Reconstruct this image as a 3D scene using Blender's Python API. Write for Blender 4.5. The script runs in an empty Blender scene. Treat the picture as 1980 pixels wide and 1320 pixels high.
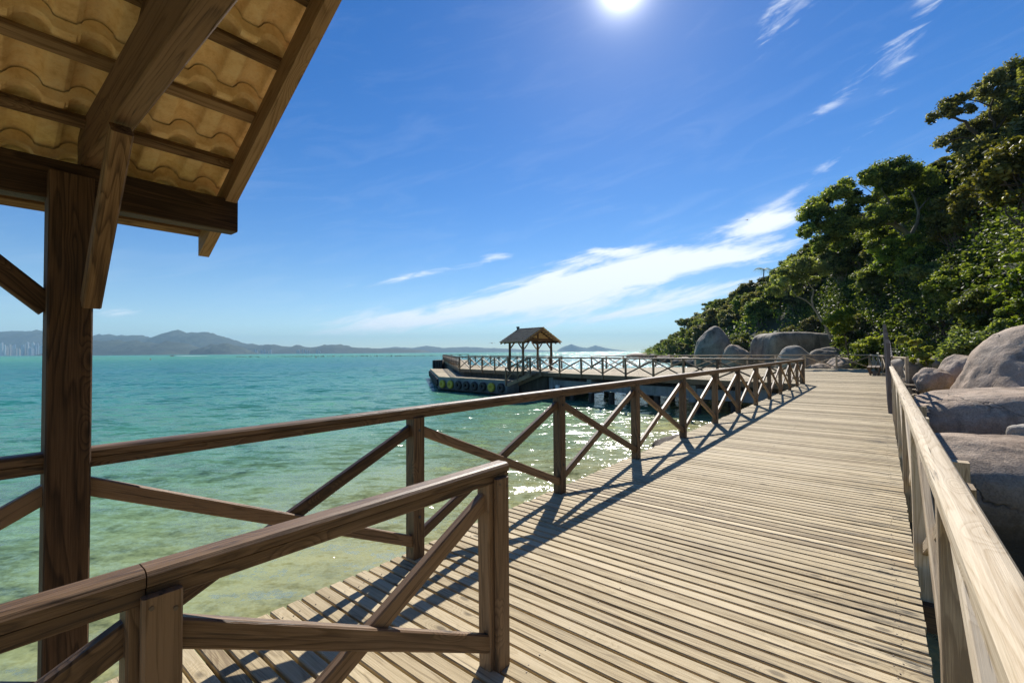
import bpy, math, random
import numpy as np
from mathutils import Vector, Matrix, noise
random.seed(7)
rng = np.random.default_rng(11)
R = math.radians
SC = bpy.context.scene
COL = SC.collection

# ------------------------------------------------------------------ camera
TH = R(39.13); S_, C_ = math.sin(TH), math.cos(TH)      # heading of the boardwalk
EYE = 1.5
def P(t, d, z=0.0):                                     # t metres along the boardwalk, d metres to its right
    return Vector((t*S_ + d*C_, t*C_ - d*S_, z))
def P2(t, d):
    return (t*S_ + d*C_, t*C_ - d*S_)
def W(px, py, Y):                                       # a point at distance Y seen at photo pixel
    return Vector(((px-990)/880*Y, Y, EYE + (680-0.0075*(px-990)-py)*Y/880))
cd = bpy.data.cameras.new('camera'); cam = bpy.data.objects.new('camera', cd); COL.objects.link(cam)
cd.sensor_width = 36; cd.lens = 16; cd.clip_start = 0.05; cd.clip_end = 80000
cam.matrix_world = Matrix.Translation((0, 0, EYE)) @ Matrix.Rotation(R(90+1.302), 4, 'X') @ Matrix.Rotation(R(-0.43), 4, 'Z')
SC.camera = cam

# ------------------------------------------------------------------ sky and sun
SUN_AZ = R(14.2); SUN_EL = R(38.6)
SC.view_settings.view_transform = 'Standard'; SC.view_settings.look = 'None'
SC.view_settings.exposure = 0.60; SC.view_settings.gamma = 1
wd = bpy.data.worlds.new('World'); SC.world = wd; wd.use_nodes = True
class NT:
    def __init__(s, tree): s.t = tree; s.n = tree.nodes; s.l = tree.links
    def new(s, typ, **kw):
        n = s.n.new(typ)
        for k, v in kw.items():
            if k == 'inp':
                for a, b in v.items():
                    if isinstance(b, bpy.types.NodeSocket): s.l.new(b, n.inputs[a])
                    else: n.inputs[a].default_value = b
            else: setattr(n, k, v)
        return n
    def m(s, op, a, b=None, c=None, clamp=False):
        n = s.n.new('ShaderNodeMath'); n.operation = op; n.use_clamp = clamp
        for i, v in enumerate((a, b, c)):
            if v is None: continue
            if isinstance(v, bpy.types.NodeSocket): s.l.new(v, n.inputs[i])
            else: n.inputs[i].default_value = v
        return n.outputs[0]
    def vm(s, op, a, b=None):
        n = s.n.new('ShaderNodeVectorMath'); n.operation = op
        for i, v in enumerate((a, b)):
            if v is None: continue
            if isinstance(v, bpy.types.NodeSocket): s.l.new(v, n.inputs[i])
            elif op == 'SCALE' and i == 1: n.inputs['Scale'].default_value = v
            else: n.inputs[i].default_value = v
        return n.outputs[1] if op in ('DOT_PRODUCT', 'LENGTH') else n.outputs[0]
    def mix(s, f, a, b, mode='MIX'):
        n = s.n.new('ShaderNodeMix'); n.data_type = 'RGBA'; n.blend_type = mode
        for i, v in ((0, f), (6, a), (7, b)):
            if isinstance(v, bpy.types.NodeSocket): s.l.new(v, n.inputs[i])
            else: n.inputs[i].default_value = v if i == 0 else (tuple(v) + (1,))[:4]
        return n.outputs[2]
    def ramp(s, f, stops, interp='LINEAR'):
        n = s.n.new('ShaderNodeValToRGB'); s.l.new(f, n.inputs[0]); e = n.color_ramp.elements
        n.color_ramp.interpolation = interp
        while len(e) < len(stops): e.new(0.5)
        for el, (p, c) in zip(e, stops):
            el.position = p; el.color = (tuple(c) + (1,))[:4] if not isinstance(c, (int, float)) else (c, c, c, 1)
        return n.outputs[0]
    def noise(s, vec, scale, detail=4, rough=0.55, dist=0.0, out=0):
        n = s.new('ShaderNodeTexNoise', inp={'Scale': scale, 'Detail': detail, 'Roughness': rough, 'Distortion': dist})
        if vec is not None: s.l.new(vec, n.inputs['Vector'])
        return n.outputs[out]
    def mapr(s, v, a, b, c, d, clamp=True, smooth=False):
        n = s.new('ShaderNodeMapRange', clamp=clamp, inp={0: v, 1: a, 2: b, 3: c, 4: d})
        if smooth: n.interpolation_type = 'SMOOTHSTEP'
        return n.outputs[0]

def build_world():
    nt = NT(wd.node_tree); nt.n.clear()
    sky = nt.new('ShaderNodeTexSky', sky_type='NISHITA', sun_disc=False, sun_elevation=SUN_EL,
                 sun_rotation=SUN_AZ, air_density=1.0, dust_density=0.05, ozone_density=3.0, altitude=0)
    tc = nt.new('ShaderNodeTexCoord').outputs['Generated']
    dr = nt.vm('NORMALIZE', tc)
    sp = nt.new('ShaderNodeSeparateXYZ', inp={0: dr}).outputs
    az = nt.m('ARCTAN2', sp[0], sp[1]); el = nt.m('ARCSINE', sp[2])
    hs = nt.new('ShaderNodeHueSaturation', inp={'Hue': .511, 'Saturation': 1.36, 'Value': .86, 'Color': sky.outputs[0]}).outputs[0]
    hs = nt.mix(nt.mapr(el, 0.0, 0.16, .8, 0, smooth=True), hs, nt.mix(1.0, hs, (.80, .98, 1.22), 'MULTIPLY'))
    # cirrus: soft elongated fields broken up by stretched noise  (azimuth, elevation, half length, half width, slope)
    def blob(a0, e0, la, lb, ang, k):
        a0, e0, la, lb, ang = [R(v) for v in (a0, e0, la, lb, ang)]
        da = nt.m('SUBTRACT', az, a0); de = nt.m('SUBTRACT', el, e0)
        p = nt.m('ADD', nt.m('MULTIPLY', da, math.cos(ang)), nt.m('MULTIPLY', de, math.sin(ang)))
        q = nt.m('SUBTRACT', nt.m('MULTIPLY', de, math.cos(ang)), nt.m('MULTIPLY', da, math.sin(ang)))
        p = nt.m('DIVIDE', p, la); q = nt.m('DIVIDE', q, lb)
        r2 = nt.m('ADD', nt.m('MULTIPLY', p, p), nt.m('MULTIPLY', q, q))
        return nt.m('MULTIPLY', nt.m('EXPONENT', nt.m('MULTIPLY', r2, -1.0)), k)
    tot = None
    for b in CLOUDS:
        v = blob(*b); tot = v if tot is None else nt.m('ADD', tot, v)
    ang = R(13)
    p = nt.m('ADD', nt.m('MULTIPLY', az, math.cos(ang)), nt.m('MULTIPLY', el, math.sin(ang)))
    q = nt.m('SUBTRACT', nt.m('MULTIPLY', el, math.cos(ang)), nt.m('MULTIPLY', az, math.sin(ang)))
    v1 = nt.new('ShaderNodeCombineXYZ', inp={0: nt.m('MULTIPLY', p, 3.2), 1: nt.m('MULTIPLY', q, 17.0), 2: 3.3}).outputs[0]
    v2 = nt.new('ShaderNodeCombineXYZ', inp={0: nt.m('MULTIPLY', p, 14.0), 1: nt.m('MULTIPLY', q, 60.0), 2: 1.3}).outputs[0]
    n1 = nt.noise(v1, 1.6, 8, 0.62, 0.9); n2 = nt.noise(v2, 1.0, 6, 0.65, 1.2)
    nn = nt.m('ADD', nt.m('MULTIPLY', n1, 0.7), nt.m('MULTIPLY', n2, 0.3))
    cov = nt.m('ADD', tot, nt.m('MULTIPLY', nt.m('SUBTRACT', nn, 0.5), 3.7))
    cov = nt.m('MULTIPLY', nt.mapr(cov, 0.25, 1.35, 0, 1, smooth=True), nt.mapr(tot, 0.02, 0.3, 0, 1))
    veil = nt.m('MULTIPLY', nt.mapr(n1, 0.5, 0.75, 0, 0.10), nt.mapr(el, 0.0, 0.5, 1.0, 0.4))
    cov = nt.m('MAXIMUM', cov, veil)
    cov = nt.m('MULTIPLY', cov, nt.mapr(el, 0.0, 0.02, 0, 1))
    # milky circumsolar aureole of the real sun just above the frame
    sd = (math.sin(SUN_AZ)*math.cos(SUN_EL), math.cos(SUN_AZ)*math.cos(SUN_EL), math.sin(SUN_EL))
    cs = nt.m('MINIMUM', nt.vm('DOT_PRODUCT', dr, sd), 0.999999)
    an = nt.m('ARCCOSINE', cs)
    g1 = nt.m('MULTIPLY', nt.m('EXPONENT', nt.m('MULTIPLY', an, -1/R(.9))), 70.0)
    g2 = nt.m('MULTIPLY', nt.m('EXPONENT', nt.m('MULTIPLY', an, -1/R(5.0))), 1.6)
    glow = nt.m('ADD', g1, g2)
    c = nt.mix(nt.m('MULTIPLY', cov, 0.93), hs, (8.6, 9.0, 9.6))
    gl = nt.vm('SCALE', (1.0, 0.97, 0.93), None); nt.l.new(glow, gl.node.inputs['Scale'])
    c = nt.vm('ADD', c, gl)
    bg = nt.new('ShaderNodeBackground', inp={'Color': c, 'Strength': 0.088})
    out = nt.new('ShaderNodeOutputWorld'); nt.l.new(bg.outputs[0], out.inputs[0])
CLOUDS = [(9.5, 8.2, 12, 2.6, 9, 1.35), (16, 9.6, 12, 1.6, 8, 1.0), (25, 10.6, 9, 1.05, 5, .82), (2, 6.4, 8, 1.5, 10, .95), (-18, 3.4, 9, 1.5, 3, .85), (-9, 4.6, 7, 1.3, 8, .65),
          (30.0, 13.9, 3.4, 1.3, 3, 1.05), (24.5, 12.9, 6, 1.0, 8, .6), (15.5, 4.9, 11, .9, 9, .95), (12, 12.2, 4.5, .55, -6, .8), (10, 11.3, 5, .6, 4, .6),
          (-2, 11.9, 2.4, .55, 3, .75), (32, 32.6, 3.8, 1.9, 30, .62), (42, 27.5, 5, 1.1, 58, .42), (37, 25, 6, .8, 32, .34),
          (36, 19, 6, .6, 32, .45), (-12, 9.4, 9, .5, 12, .5), (-38, 4, 9, .8, 2, .35), (21, 6.9, 9, .6, 8, .6)]
build_world()
sl = bpy.data.lights.new('sun', 'SUN'); sl.energy = 4.8; sl.angle = R(0.53); sl.color = (1, .94, .85)
so = bpy.data.objects.new('sun', sl); COL.objects.link(so)
so.rotation_euler = Vector((math.sin(SUN_AZ)*math.cos(SUN_EL), math.cos(SUN_AZ)*math.cos(SUN_EL), math.sin(SUN_EL))).to_track_quat('Z', 'Y').to_euler()
try:
    SC.cycles.use_denoising = True; SC.cycles.sample_clamp_indirect = 6; SC.cycles.max_bounces = 6
    SC.cycles.transparent_max_bounces = 4; SC.cycles.volume_bounces = 0; SC.cycles.caustics_reflective = False; SC.cycles.caustics_refractive = False
except Exception: pass

# ------------------------------------------------------------------ materials
MT = {}
def mat(name):
    m = bpy.data.materials.new(name); m.use_nodes = True; nt = NT(m.node_tree); nt.n.clear()
    o = nt.new('ShaderNodeOutputMaterial'); MT[name] = m
    return nt, o
def prin(nt, o, **inp):
    b = nt.new('ShaderNodeBsdfPrincipled', inp={k.replace('_', ' '): v for k, v in inp.items()})
    nt.l.new(b.outputs[0], o.inputs[0]); return b
def bump(nt, h, strength, dist=0.01):
    return nt.new('ShaderNodeBump', inp={'Strength': strength, 'Distance': dist, 'Height': h}).outputs[0]

def wood(name, dark, mid, light, rough=.75, weather=0.3, grain_k=1.0, spec=.3, edgey=0.0, bmp=.5, mould=0.0, bandw=.10, tw=.34, tint=.26, crk=.6):
    nt, o = mat(name)
    g = nt.new('ShaderNodeAttribute', attribute_name='grain').outputs['Vector']
    tone = nt.new('ShaderNodeAttribute', attribute_name='tone').outputs['Fac']
    warp = nt.noise(nt.vm('MULTIPLY', g, (1.2, 6, 6)), 1.0, 3, .5, 0, 1)
    gw = nt.vm('ADD', g, nt.vm('SCALE', warp, .035))
    rings = nt.noise(nt.vm('MULTIPLY', gw, (1.1, 42*grain_k, 42*grain_k)), 1.0, 6, .68, .3)
    vo = nt.new('ShaderNodeTexVoronoi', feature='F1', inp={'Vector': nt.vm('MULTIPLY', gw, (2.3, 5.5, 5.5)), 'Scale': 1.0, 'Randomness': 1.0}).outputs['Distance']
    field = nt.noise(nt.vm('MULTIPLY', gw, (.55, 7*grain_k, 7*grain_k)), 1.0, 2, .45, .2)
    field = nt.m('ADD', field, nt.m('MULTIPLY', nt.mapr(vo, .05, .33, 1, 0, smooth=True), .22))
    saw = nt.m('FRACT', nt.m('MULTIPLY', field, 19.0))
    bands = nt.m('SUBTRACT', nt.mapr(saw, .0, .14, 0, 1), nt.m('MULTIPLY', nt.m('POWER', saw, 3.0), 1.0))     # growth rings
    fine = nt.noise(nt.vm('MULTIPLY', g, (5, 330, 330)), 1.0, 4, .7)
    f = nt.m('ADD', nt.m('MULTIPLY', rings, .46), nt.m('ADD', nt.m('MULTIPLY', nt.m('SUBTRACT', bands, .35), bandw), nt.m('MULTIPLY', fine, .45)))
    f = nt.m('ADD', f, nt.m('MULTIPLY', nt.m('SUBTRACT', tone, .5), tw))
    f = nt.m('ADD', f, .045)
    c = nt.ramp(f, [(.36, dark), (.53, mid), (.72, light)])
    # knots
    kn = nt.mapr(vo, .06, .115, 1, 0)
    c = nt.mix(nt.m('MULTIPLY', kn, .75), c, tuple(x*.35 for x in dark))
    spl = nt.mapr(nt.noise(nt.vm('MULTIPLY', gw, (1.7, 75, 75)), 1.0, 3, .5), .63, .70, 0, crk)
    c = nt.mix(spl, c, tuple(x*.3 for x in dark))
    # greyed weathering patches
    geo = nt.new('ShaderNodeNewGeometry').outputs['Position']
    wn = nt.mapr(nt.noise(geo, 2.2, 5, .6), .42, .7, 0, weather)
    c = nt.mix(wn, c, tuple(.6*x + .4*tint for x in light))
    st = nt.mapr(nt.noise(geo, .9, 6, .65), .55, .8, 0, .35)
    c = nt.mix(st, c, tuple(x*.8 for x in dark))
    if mould:
        # black mould beside the right-hand railing, in patches of its own
        sx = nt.new('ShaderNodeSeparateXYZ', inp={0: geo}).outputs
        dd = nt.m('SUBTRACT', nt.m('MULTIPLY', sx[0], C_), nt.m('MULTIPLY', sx[1], S_))
        mk = nt.mapr(dd, -.75, .0, 0, 1)
        mn = nt.mapr(nt.noise(nt.vm('MULTIPLY', g, (2.6, 14, 14)), 1.0, 6, .75, .4), .50, .65, 0, 1)
        c = nt.mix(nt.m('MULTIPLY', nt.m('MULTIPLY', mk, mn), mould), c, (.035, .03, .022))
    hgt = nt.m('SUBTRACT', nt.m('ADD', nt.m('MULTIPLY', fine, .6), rings), nt.m('ADD', nt.m('MULTIPLY', spl, .9), nt.m('MULTIPLY', kn, .4)))
    prin(nt, o, Base_Color=c, Roughness=rough, Normal=bump(nt, hgt, bmp, .004), Specular_IOR_Level=spec)
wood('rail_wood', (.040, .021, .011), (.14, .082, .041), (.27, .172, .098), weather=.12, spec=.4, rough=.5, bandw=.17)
wood('pale_wood', (.20, .14, .08), (.47, .37, .24), (.66, .56, .41), weather=.25, bandw=.13, crk=.8)  # same timber as rail_wood, its sunlit paleness put into the colour
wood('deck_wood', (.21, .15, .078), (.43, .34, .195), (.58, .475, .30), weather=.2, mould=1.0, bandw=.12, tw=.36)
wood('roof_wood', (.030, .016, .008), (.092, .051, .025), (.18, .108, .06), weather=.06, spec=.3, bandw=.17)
wood('batten_wood', (.06, .034, .017), (.19, .118, .062), (.33, .225, .135), weather=.06, bandw=.15)  # lighter copy of roof_wood, warm light painted into the colour
wood('grey_wood', (.09, .075, .07), (.17, .145, .135), (.27, .235, .22), weather=.3)

def m_tile():
    nt, o = mat('clay_tile')
    geo = nt.new('ShaderNodeTexCoord').outputs['Object']
    n = nt.noise(geo, 16, 6, .7); n2 = nt.noise(geo, 90, 4, .7)
    c = nt.ramp(n, [(.3, (.66, .43, .20)), (.5, (.84, .61, .32)), (.72, (.90, .73, .46))])
    c = nt.mix(nt.mapr(n2, .5, .8, 0, .3), c, (.36, .22, .11))
    prin(nt, o, Base_Color=c, Roughness=.7, Normal=bump(nt, n2, .25, .004))
    nt, o = mat('clay_tile_top')
    geo = nt.new('ShaderNodeTexCoord').outputs['Object']
    n = nt.noise(geo, 3, 6, .65)
    c = nt.ramp(n, [(.3, (.10, .085, .065)), (.55, (.19, .165, .13)), (.75, (.27, .23, .17))])
    prin(nt, o, Base_Color=c, Roughness=.8)
m_tile()

def m_rock(name, a, b, c_, stain, scale=1.0):
    nt, o = mat(name)
    geo = nt.new('ShaderNodeNewGeometry').outputs['Position']
    n = nt.noise(geo, .8*scale, 6, .6, .3); f = nt.noise(geo, 35*scale, 4, .7); m2 = nt.noise(geo, 6*scale, 6, .65)
    c = nt.ramp(n, [(.3, a), (.5, b), (.72, c_)])
    c = nt.mix(nt.mapr(f, .42, .7, 0, .6), c, tuple(x*.4 for x in a))
    c = nt.mix(nt.mapr(m2, .5, .75, 0, .35), c, tuple(min(1, x*1.25) for x in c_))
    lic = nt.mapr(nt.noise(geo, 3.3*scale, 7, .75, .8), .60, .66, 0, .5)
    c = nt.mix(lic, c, (.40, .40, .33))
    ck = nt.new('ShaderNodeTexVoronoi', feature='DISTANCE_TO_EDGE', inp={'Vector': nt.vm('ADD', geo, nt.vm('SCALE', nt.noise(geo, 1.1, 4, .6, 0, 1), 1.3)), 'Scale': .42*scale}).outputs['Distance']
    crack = nt.m('MULTIPLY', nt.mapr(ck, .0, .012, 1, 0), nt.mapr(nt.noise(geo, .5, 2), .58, .62, 0, 1))
    c = nt.mix(nt.m('MULTIPLY', crack, .8), c, (.03, .025, .02))
    sv = nt.noise(nt.vm('MULTIPLY', geo, (1.6, 1.6, .22)), 1.4, 6, .65, .2)
    c = nt.mix(nt.mapr(sv, .52, .7, 0, stain), c, (.05, .042, .035))
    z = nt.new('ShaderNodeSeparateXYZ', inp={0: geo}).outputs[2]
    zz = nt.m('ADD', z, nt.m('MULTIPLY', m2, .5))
    c = nt.mix(nt.mapr(zz, -.95, .35, .92, 0), c, (.045, .032, .02))     # brown stain low down, with the undercut's shade painted in
    h = nt.m('ADD', nt.m('MULTIPLY', m2, .7), nt.m('SUBTRACT', nt.m('ADD', nt.m('MULTIPLY', f, .25), nt.m('MULTIPLY', n, 1.2)), nt.m('MULTIPLY', crack, .5)))
    prin(nt, o, Base_Color=c, Roughness=.82, Normal=bump(nt, h, .8, .06), Specular_IOR_Level=.3)
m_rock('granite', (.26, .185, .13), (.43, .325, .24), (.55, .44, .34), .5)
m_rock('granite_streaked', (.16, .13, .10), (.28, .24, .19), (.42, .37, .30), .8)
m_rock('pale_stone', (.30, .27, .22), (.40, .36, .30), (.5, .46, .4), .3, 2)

def m_conc():
    nt, o = mat('concrete')
    geo = nt.new('ShaderNodeNewGeometry').outputs['Position']
    n = nt.noise(geo, 1.3, 6, .6); s = nt.noise(nt.vm('MULTIPLY', geo, (5, 5, .5)), 1, 5, .6)
    c = nt.ramp(n, [(.3, (.15, .165, .175)), (.7, (.27, .29, .30))])
    c = nt.mix(nt.mapr(s, .5, .72, 0, .6), c, (.09, .085, .07))
    z = nt.new('ShaderNodeSeparateXYZ', inp={0: geo}).outputs[2]
    c = nt.mix(nt.mapr(nt.m('ADD', z, nt.m('MULTIPLY', n, .4)), -1.6, -.9, .9, 0), c, (.02, .02, .015))
    prin(nt, o, Base_Color=c, Roughness=.85, Normal=bump(nt, n, .3, .02))
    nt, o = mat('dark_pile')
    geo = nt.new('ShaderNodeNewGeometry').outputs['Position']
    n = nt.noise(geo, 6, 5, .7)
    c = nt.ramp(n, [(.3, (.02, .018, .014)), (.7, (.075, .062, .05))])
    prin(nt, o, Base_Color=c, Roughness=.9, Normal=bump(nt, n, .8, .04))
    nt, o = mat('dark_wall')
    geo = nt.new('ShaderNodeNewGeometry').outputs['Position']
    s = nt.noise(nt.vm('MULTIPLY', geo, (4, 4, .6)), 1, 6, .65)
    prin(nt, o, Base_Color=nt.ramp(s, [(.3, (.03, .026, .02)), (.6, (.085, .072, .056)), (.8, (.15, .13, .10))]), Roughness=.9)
    nt, o = mat('rubber')
    geo = nt.new('ShaderNodeNewGeometry').outputs['Position']
    n = nt.noise(geo, 12, 4, .6)
    prin(nt, o, Base_Color=nt.ramp(n, [(.3, (.012, .012, .013)), (.8, (.04, .04, .042))]), Roughness=.65)
    nt, o = mat('yellow_paint')
    geo = nt.new('ShaderNodeNewGeometry').outputs['Position']
    n = nt.noise(geo, 9, 5, .7)
    prin(nt, o, Base_Color=nt.ramp(n, [(.28, (.14, .11, .02)), (.5, (.50, .39, .03)), (.8, (.62, .50, .08))]), Roughness=.6)
    nt, o = mat('steel')
    prin(nt, o, Base_Color=(.16, .13, .10, 1), Roughness=.6, Metallic=.4)
    nt, o = mat('white_paint')
    tc = nt.new('ShaderNodeTexCoord').outputs['Object']
    prin(nt, o, Base_Color=nt.ramp(nt.noise(tc, 3, 3), [(.3, (.6, .6, .6)), (.7, (.8, .8, .8))]), Roughness=.4)
    nt, o = mat('red_paint')
    prin(nt, o, Base_Color=(.55, .03, .02, 1), Roughness=.4)
    nt, o = mat('orange_paint')
    prin(nt, o, Base_Color=(.8, .16, .03, 1), Roughness=.5)
    nt, o = mat('foam')
    prin(nt, o, Base_Color=(.8, .82, .82, 1), Roughness=.8)
    nt, o = mat('feather')
    prin(nt, o, Base_Color=(.05, .05, .055, 1), Roughness=.7)
    nt, o = mat('dark_box')
    prin(nt, o, Base_Color=(.04, .05, .06, 1), Roughness=.6)
m_conc()

def m_tower(name, wall):
    nt, o = mat(name)
    tc = nt.new('ShaderNodeTexCoord').outputs['Object']
    sx = nt.new('ShaderNodeSeparateXYZ', inp={0: tc}).outputs
    fz = nt.m('FRACT', nt.m('DIVIDE', sx[2], 3.2)); fx = nt.m('FRACT', nt.m('DIVIDE', nt.m('ADD', sx[0], sx[1]), 4.5))
    w = nt.m('MULTIPLY', nt.mapr(fz, .35, .4, 0, 1), nt.mapr(fx, .35, .4, 0, 1))
    c = nt.mix(nt.m('MULTIPLY', w, .8), wall, (.07, .10, .13))
    prin(nt, o, Base_Color=c, Roughness=.5)
m_tower('tower_white', (.72, .70, .67)); m_tower('tower_sand', (.60, .50, .40)); m_tower('tower_grey', (.40, .43, .47)); m_tower('tower_blue', (.30, .38, .45))

def m_leaf(name, dark, mid, light, trans=.35, gloss=.4):
    nt, o = mat(name)
    tone = nt.new('ShaderNodeAttribute', attribute_name='tone').outputs['Fac']
    rnd = nt.new('ShaderNodeObjectInfo').outputs['Random']
    f = nt.m('ADD', tone, nt.m('MULTIPLY', nt.m('SUBTRACT', rnd, .5), .35))
    c = nt.ramp(f, [(.1, dark), (.5, mid), (.95, light)])
    h = nt.new('ShaderNodeHueSaturation', inp={'Hue': nt.mapr(rnd, 0, 1, .478, .515), 'Saturation': nt.mapr(nt.m('FRACT', nt.m('MULTIPLY', rnd, 7.3)), 0, 1, .7, 1.05), 'Value': nt.mapr(nt.m('FRACT', nt.m('MULTIPLY', rnd, 3.7)), 0, 1, .75, 1.25), 'Color': c}).outputs[0]
    b = nt.new('ShaderNodeBsdfPrincipled', inp={'Base Color': h, 'Roughness': gloss+.12, 'Specular IOR Level': .26})
    tcol = nt.mix(1.0, h, (1.9, 1.75, .5), 'MULTIPLY')
    t = nt.new('ShaderNodeBsdfTranslucent', inp={'Color': tcol})
    ms = nt.new('ShaderNodeMixShader', inp={0: trans, 1: b.outputs[0], 2: t.outputs[0]})
    nt.l.new(ms.outputs[0], o.inputs[0])
m_leaf('leaf_dark', (.020, .040, .010), (.085, .13, .028), (.22, .27, .075), .42)
m_leaf('leaf_mid', (.026, .050, .011), (.11, .165, .034), (.27, .33, .085), .44)
m_leaf('leaf_olive', (.032, .042, .015), (.115, .128, .048), (.26, .265, .13), .40)
m_leaf('leaf_lime', (.060, .095, .014), (.13, .19, .028), (.24, .29, .05), .45)
m_leaf('leaf_yellow', (.045, .055, .010), (.115, .125, .022), (.24, .24, .045), .42)
def m_bark():
    for nm, a, b in (('bark', (.05, .036, .025), (.17, .13, .095)), ('bark_pale', (.16, .14, .11), (.38, .34, .28))):
        nt, o = mat(nm)
        tc = nt.new('ShaderNodeTexCoord').outputs['Object']
        n = nt.noise(nt.vm('MULTIPLY', tc, (6, 6, 2)), 1.5, 6, .7)
        prin(nt, o, Base_Color=nt.ramp(n, [(.3, a), (.7, b)]), Roughness=.9, Normal=bump(nt, n, .6, .05))
    nt, o = mat('hill_soil')
    geo = nt.new('ShaderNodeNewGeometry').outputs['Position']
    n = nt.noise(geo, .8, 6, .7)
    prin(nt, o, Base_Color=nt.ramp(n, [(.3, (.012, .018, .008)), (.7, (.035, .045, .018))]), Roughness=.95, Normal=bump(nt, n, 1, .3))
    nt, o = mat('far_forest')
    geo = nt.new('ShaderNodeNewGeometry').outputs['Position']
    n = nt.noise(geo, .012, 8, .7)
    prin(nt, o, Base_Color=nt.ramp(n, [(.35, (.010, .022, .014)), (.6, (.03, .045, .02)), (.8, (.055, .065, .03))]), Roughness=.95, Normal=bump(nt, n, 1, 25))
    nt, o = mat('beach_sand')
    prin(nt, o, Base_Color=(.6, .5, .36, 1), Roughness=.95)
m_bark()

def m_water():
    nt, o = mat('sea_water')
    geo = nt.new('ShaderNodeNewGeometry').outputs['Position']
    sx = nt.new('ShaderNodeSeparateXYZ', inp={0: geo}).outputs
    D = nt.m('SUBTRACT', nt.m('MULTIPLY', sx[1], S_), nt.m('MULTIPLY', sx[0], C_))       # metres out from the shore
    big = nt.noise(nt.vm('MULTIPLY', geo, (1, 1, 1)), .09, 4, .6)
    D = nt.m('ADD', D, nt.m('MULTIPLY', nt.m('SUBTRACT', big, .5), 9.0))
    L = nt.m('LOGARITHM', nt.m('MAXIMUM', D, 1.0), 10.0)          # 0..4
    far = nt.m('LOGARITHM', nt.m('MAXIMUM', sx[1], 1.0), 10.0)
    L = nt.m('MAXIMUM', L, nt.m('MULTIPLY', nt.mapr(far, 1.4, 1.9, 0, 1), nt.m('SUBTRACT', far, .1)))
    c = nt.ramp(nt.m('DIVIDE', L, 4.0), [(.12, (.33, .28, .12)), (.20, (.28, .285, .12)), (.26, (.185, .27, .13)), (.32, (.085, .235, .145)),
                (.42, (.03, .20, .165)), (.52, (.012, .155, .165)), (.61, (.02, .19, .145)), (.68, (.06, .28, .15)), (.85, (.05, .25, .16))])
    pn = nt.noise(nt.vm('MULTIPLY', geo, (.012, .05, 1)), 1, 5, .6)
    c = nt.mix(nt.m('MULTIPLY', nt.mapr(pn, .4, .7, 0, .45), nt.mapr(far, 1.4, 2, 0, 1)), c, (.02, .16, .115))
    # wave slopes from vector noise; not filtered with distance, so far water keeps its chop
    def slope(k, sc, det, w=0.0):
        n = nt.noise(nt.vm('MULTIPLY', geo, sc), k, det, .55, w, 1)
        return nt.vm('SUBTRACT', n, (.5, .5, .5))
    s = nt.vm('SCALE', slope(.33, (.7, 1, 1), 2), .50)
    s = nt.vm('ADD', s, nt.vm('SCALE', slope(1.5, (.5, 1.1, 1), 4), .78))
    s = nt.vm('ADD', s, nt.vm('SCALE', slope(3.7, (.55, 1.1, 1), 3), .55))
    s = nt.vm('ADD', s, nt.vm('SCALE', slope(9.0, (.8, 1, 1), 3), .42))
    s = nt.vm('ADD', s, nt.vm('SCALE', slope(26.0, (.8, 1, 1), 2), .30))
    s = nt.vm('MULTIPLY', s, (.85, 1.0, 0))
    nrm = nt.vm('NORMALIZE', nt.vm('ADD', nt.vm('SCALE', s, 1.9), (0, 0, 1)))
    nrg = nt.vm('NORMALIZE', nt.vm('ADD', nt.vm('SCALE', s, 2.0), (0, 0, 1)))
    df = nt.new('ShaderNodeBsdfDiffuse', inp={'Color': c, 'Normal': nrm})
    gl = nt.new('ShaderNodeBsdfGlossy', inp={'Color': (1, 1, 1, 1), 'Roughness': .13, 'Normal': nrg})
    fr = nt.new('ShaderNodeFresnel', inp={'IOR': 1.33, 'Normal': nrm}).outputs[0]
    fr = nt.mapr(fr, 0, 1, 0.0, .66)
    ms = nt.new('ShaderNodeMixShader', inp={0: fr, 1: df.outputs[0], 2: gl.outputs[0]})
    nt.l.new(ms.outputs[0], o.inputs[0])
m_water()

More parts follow.
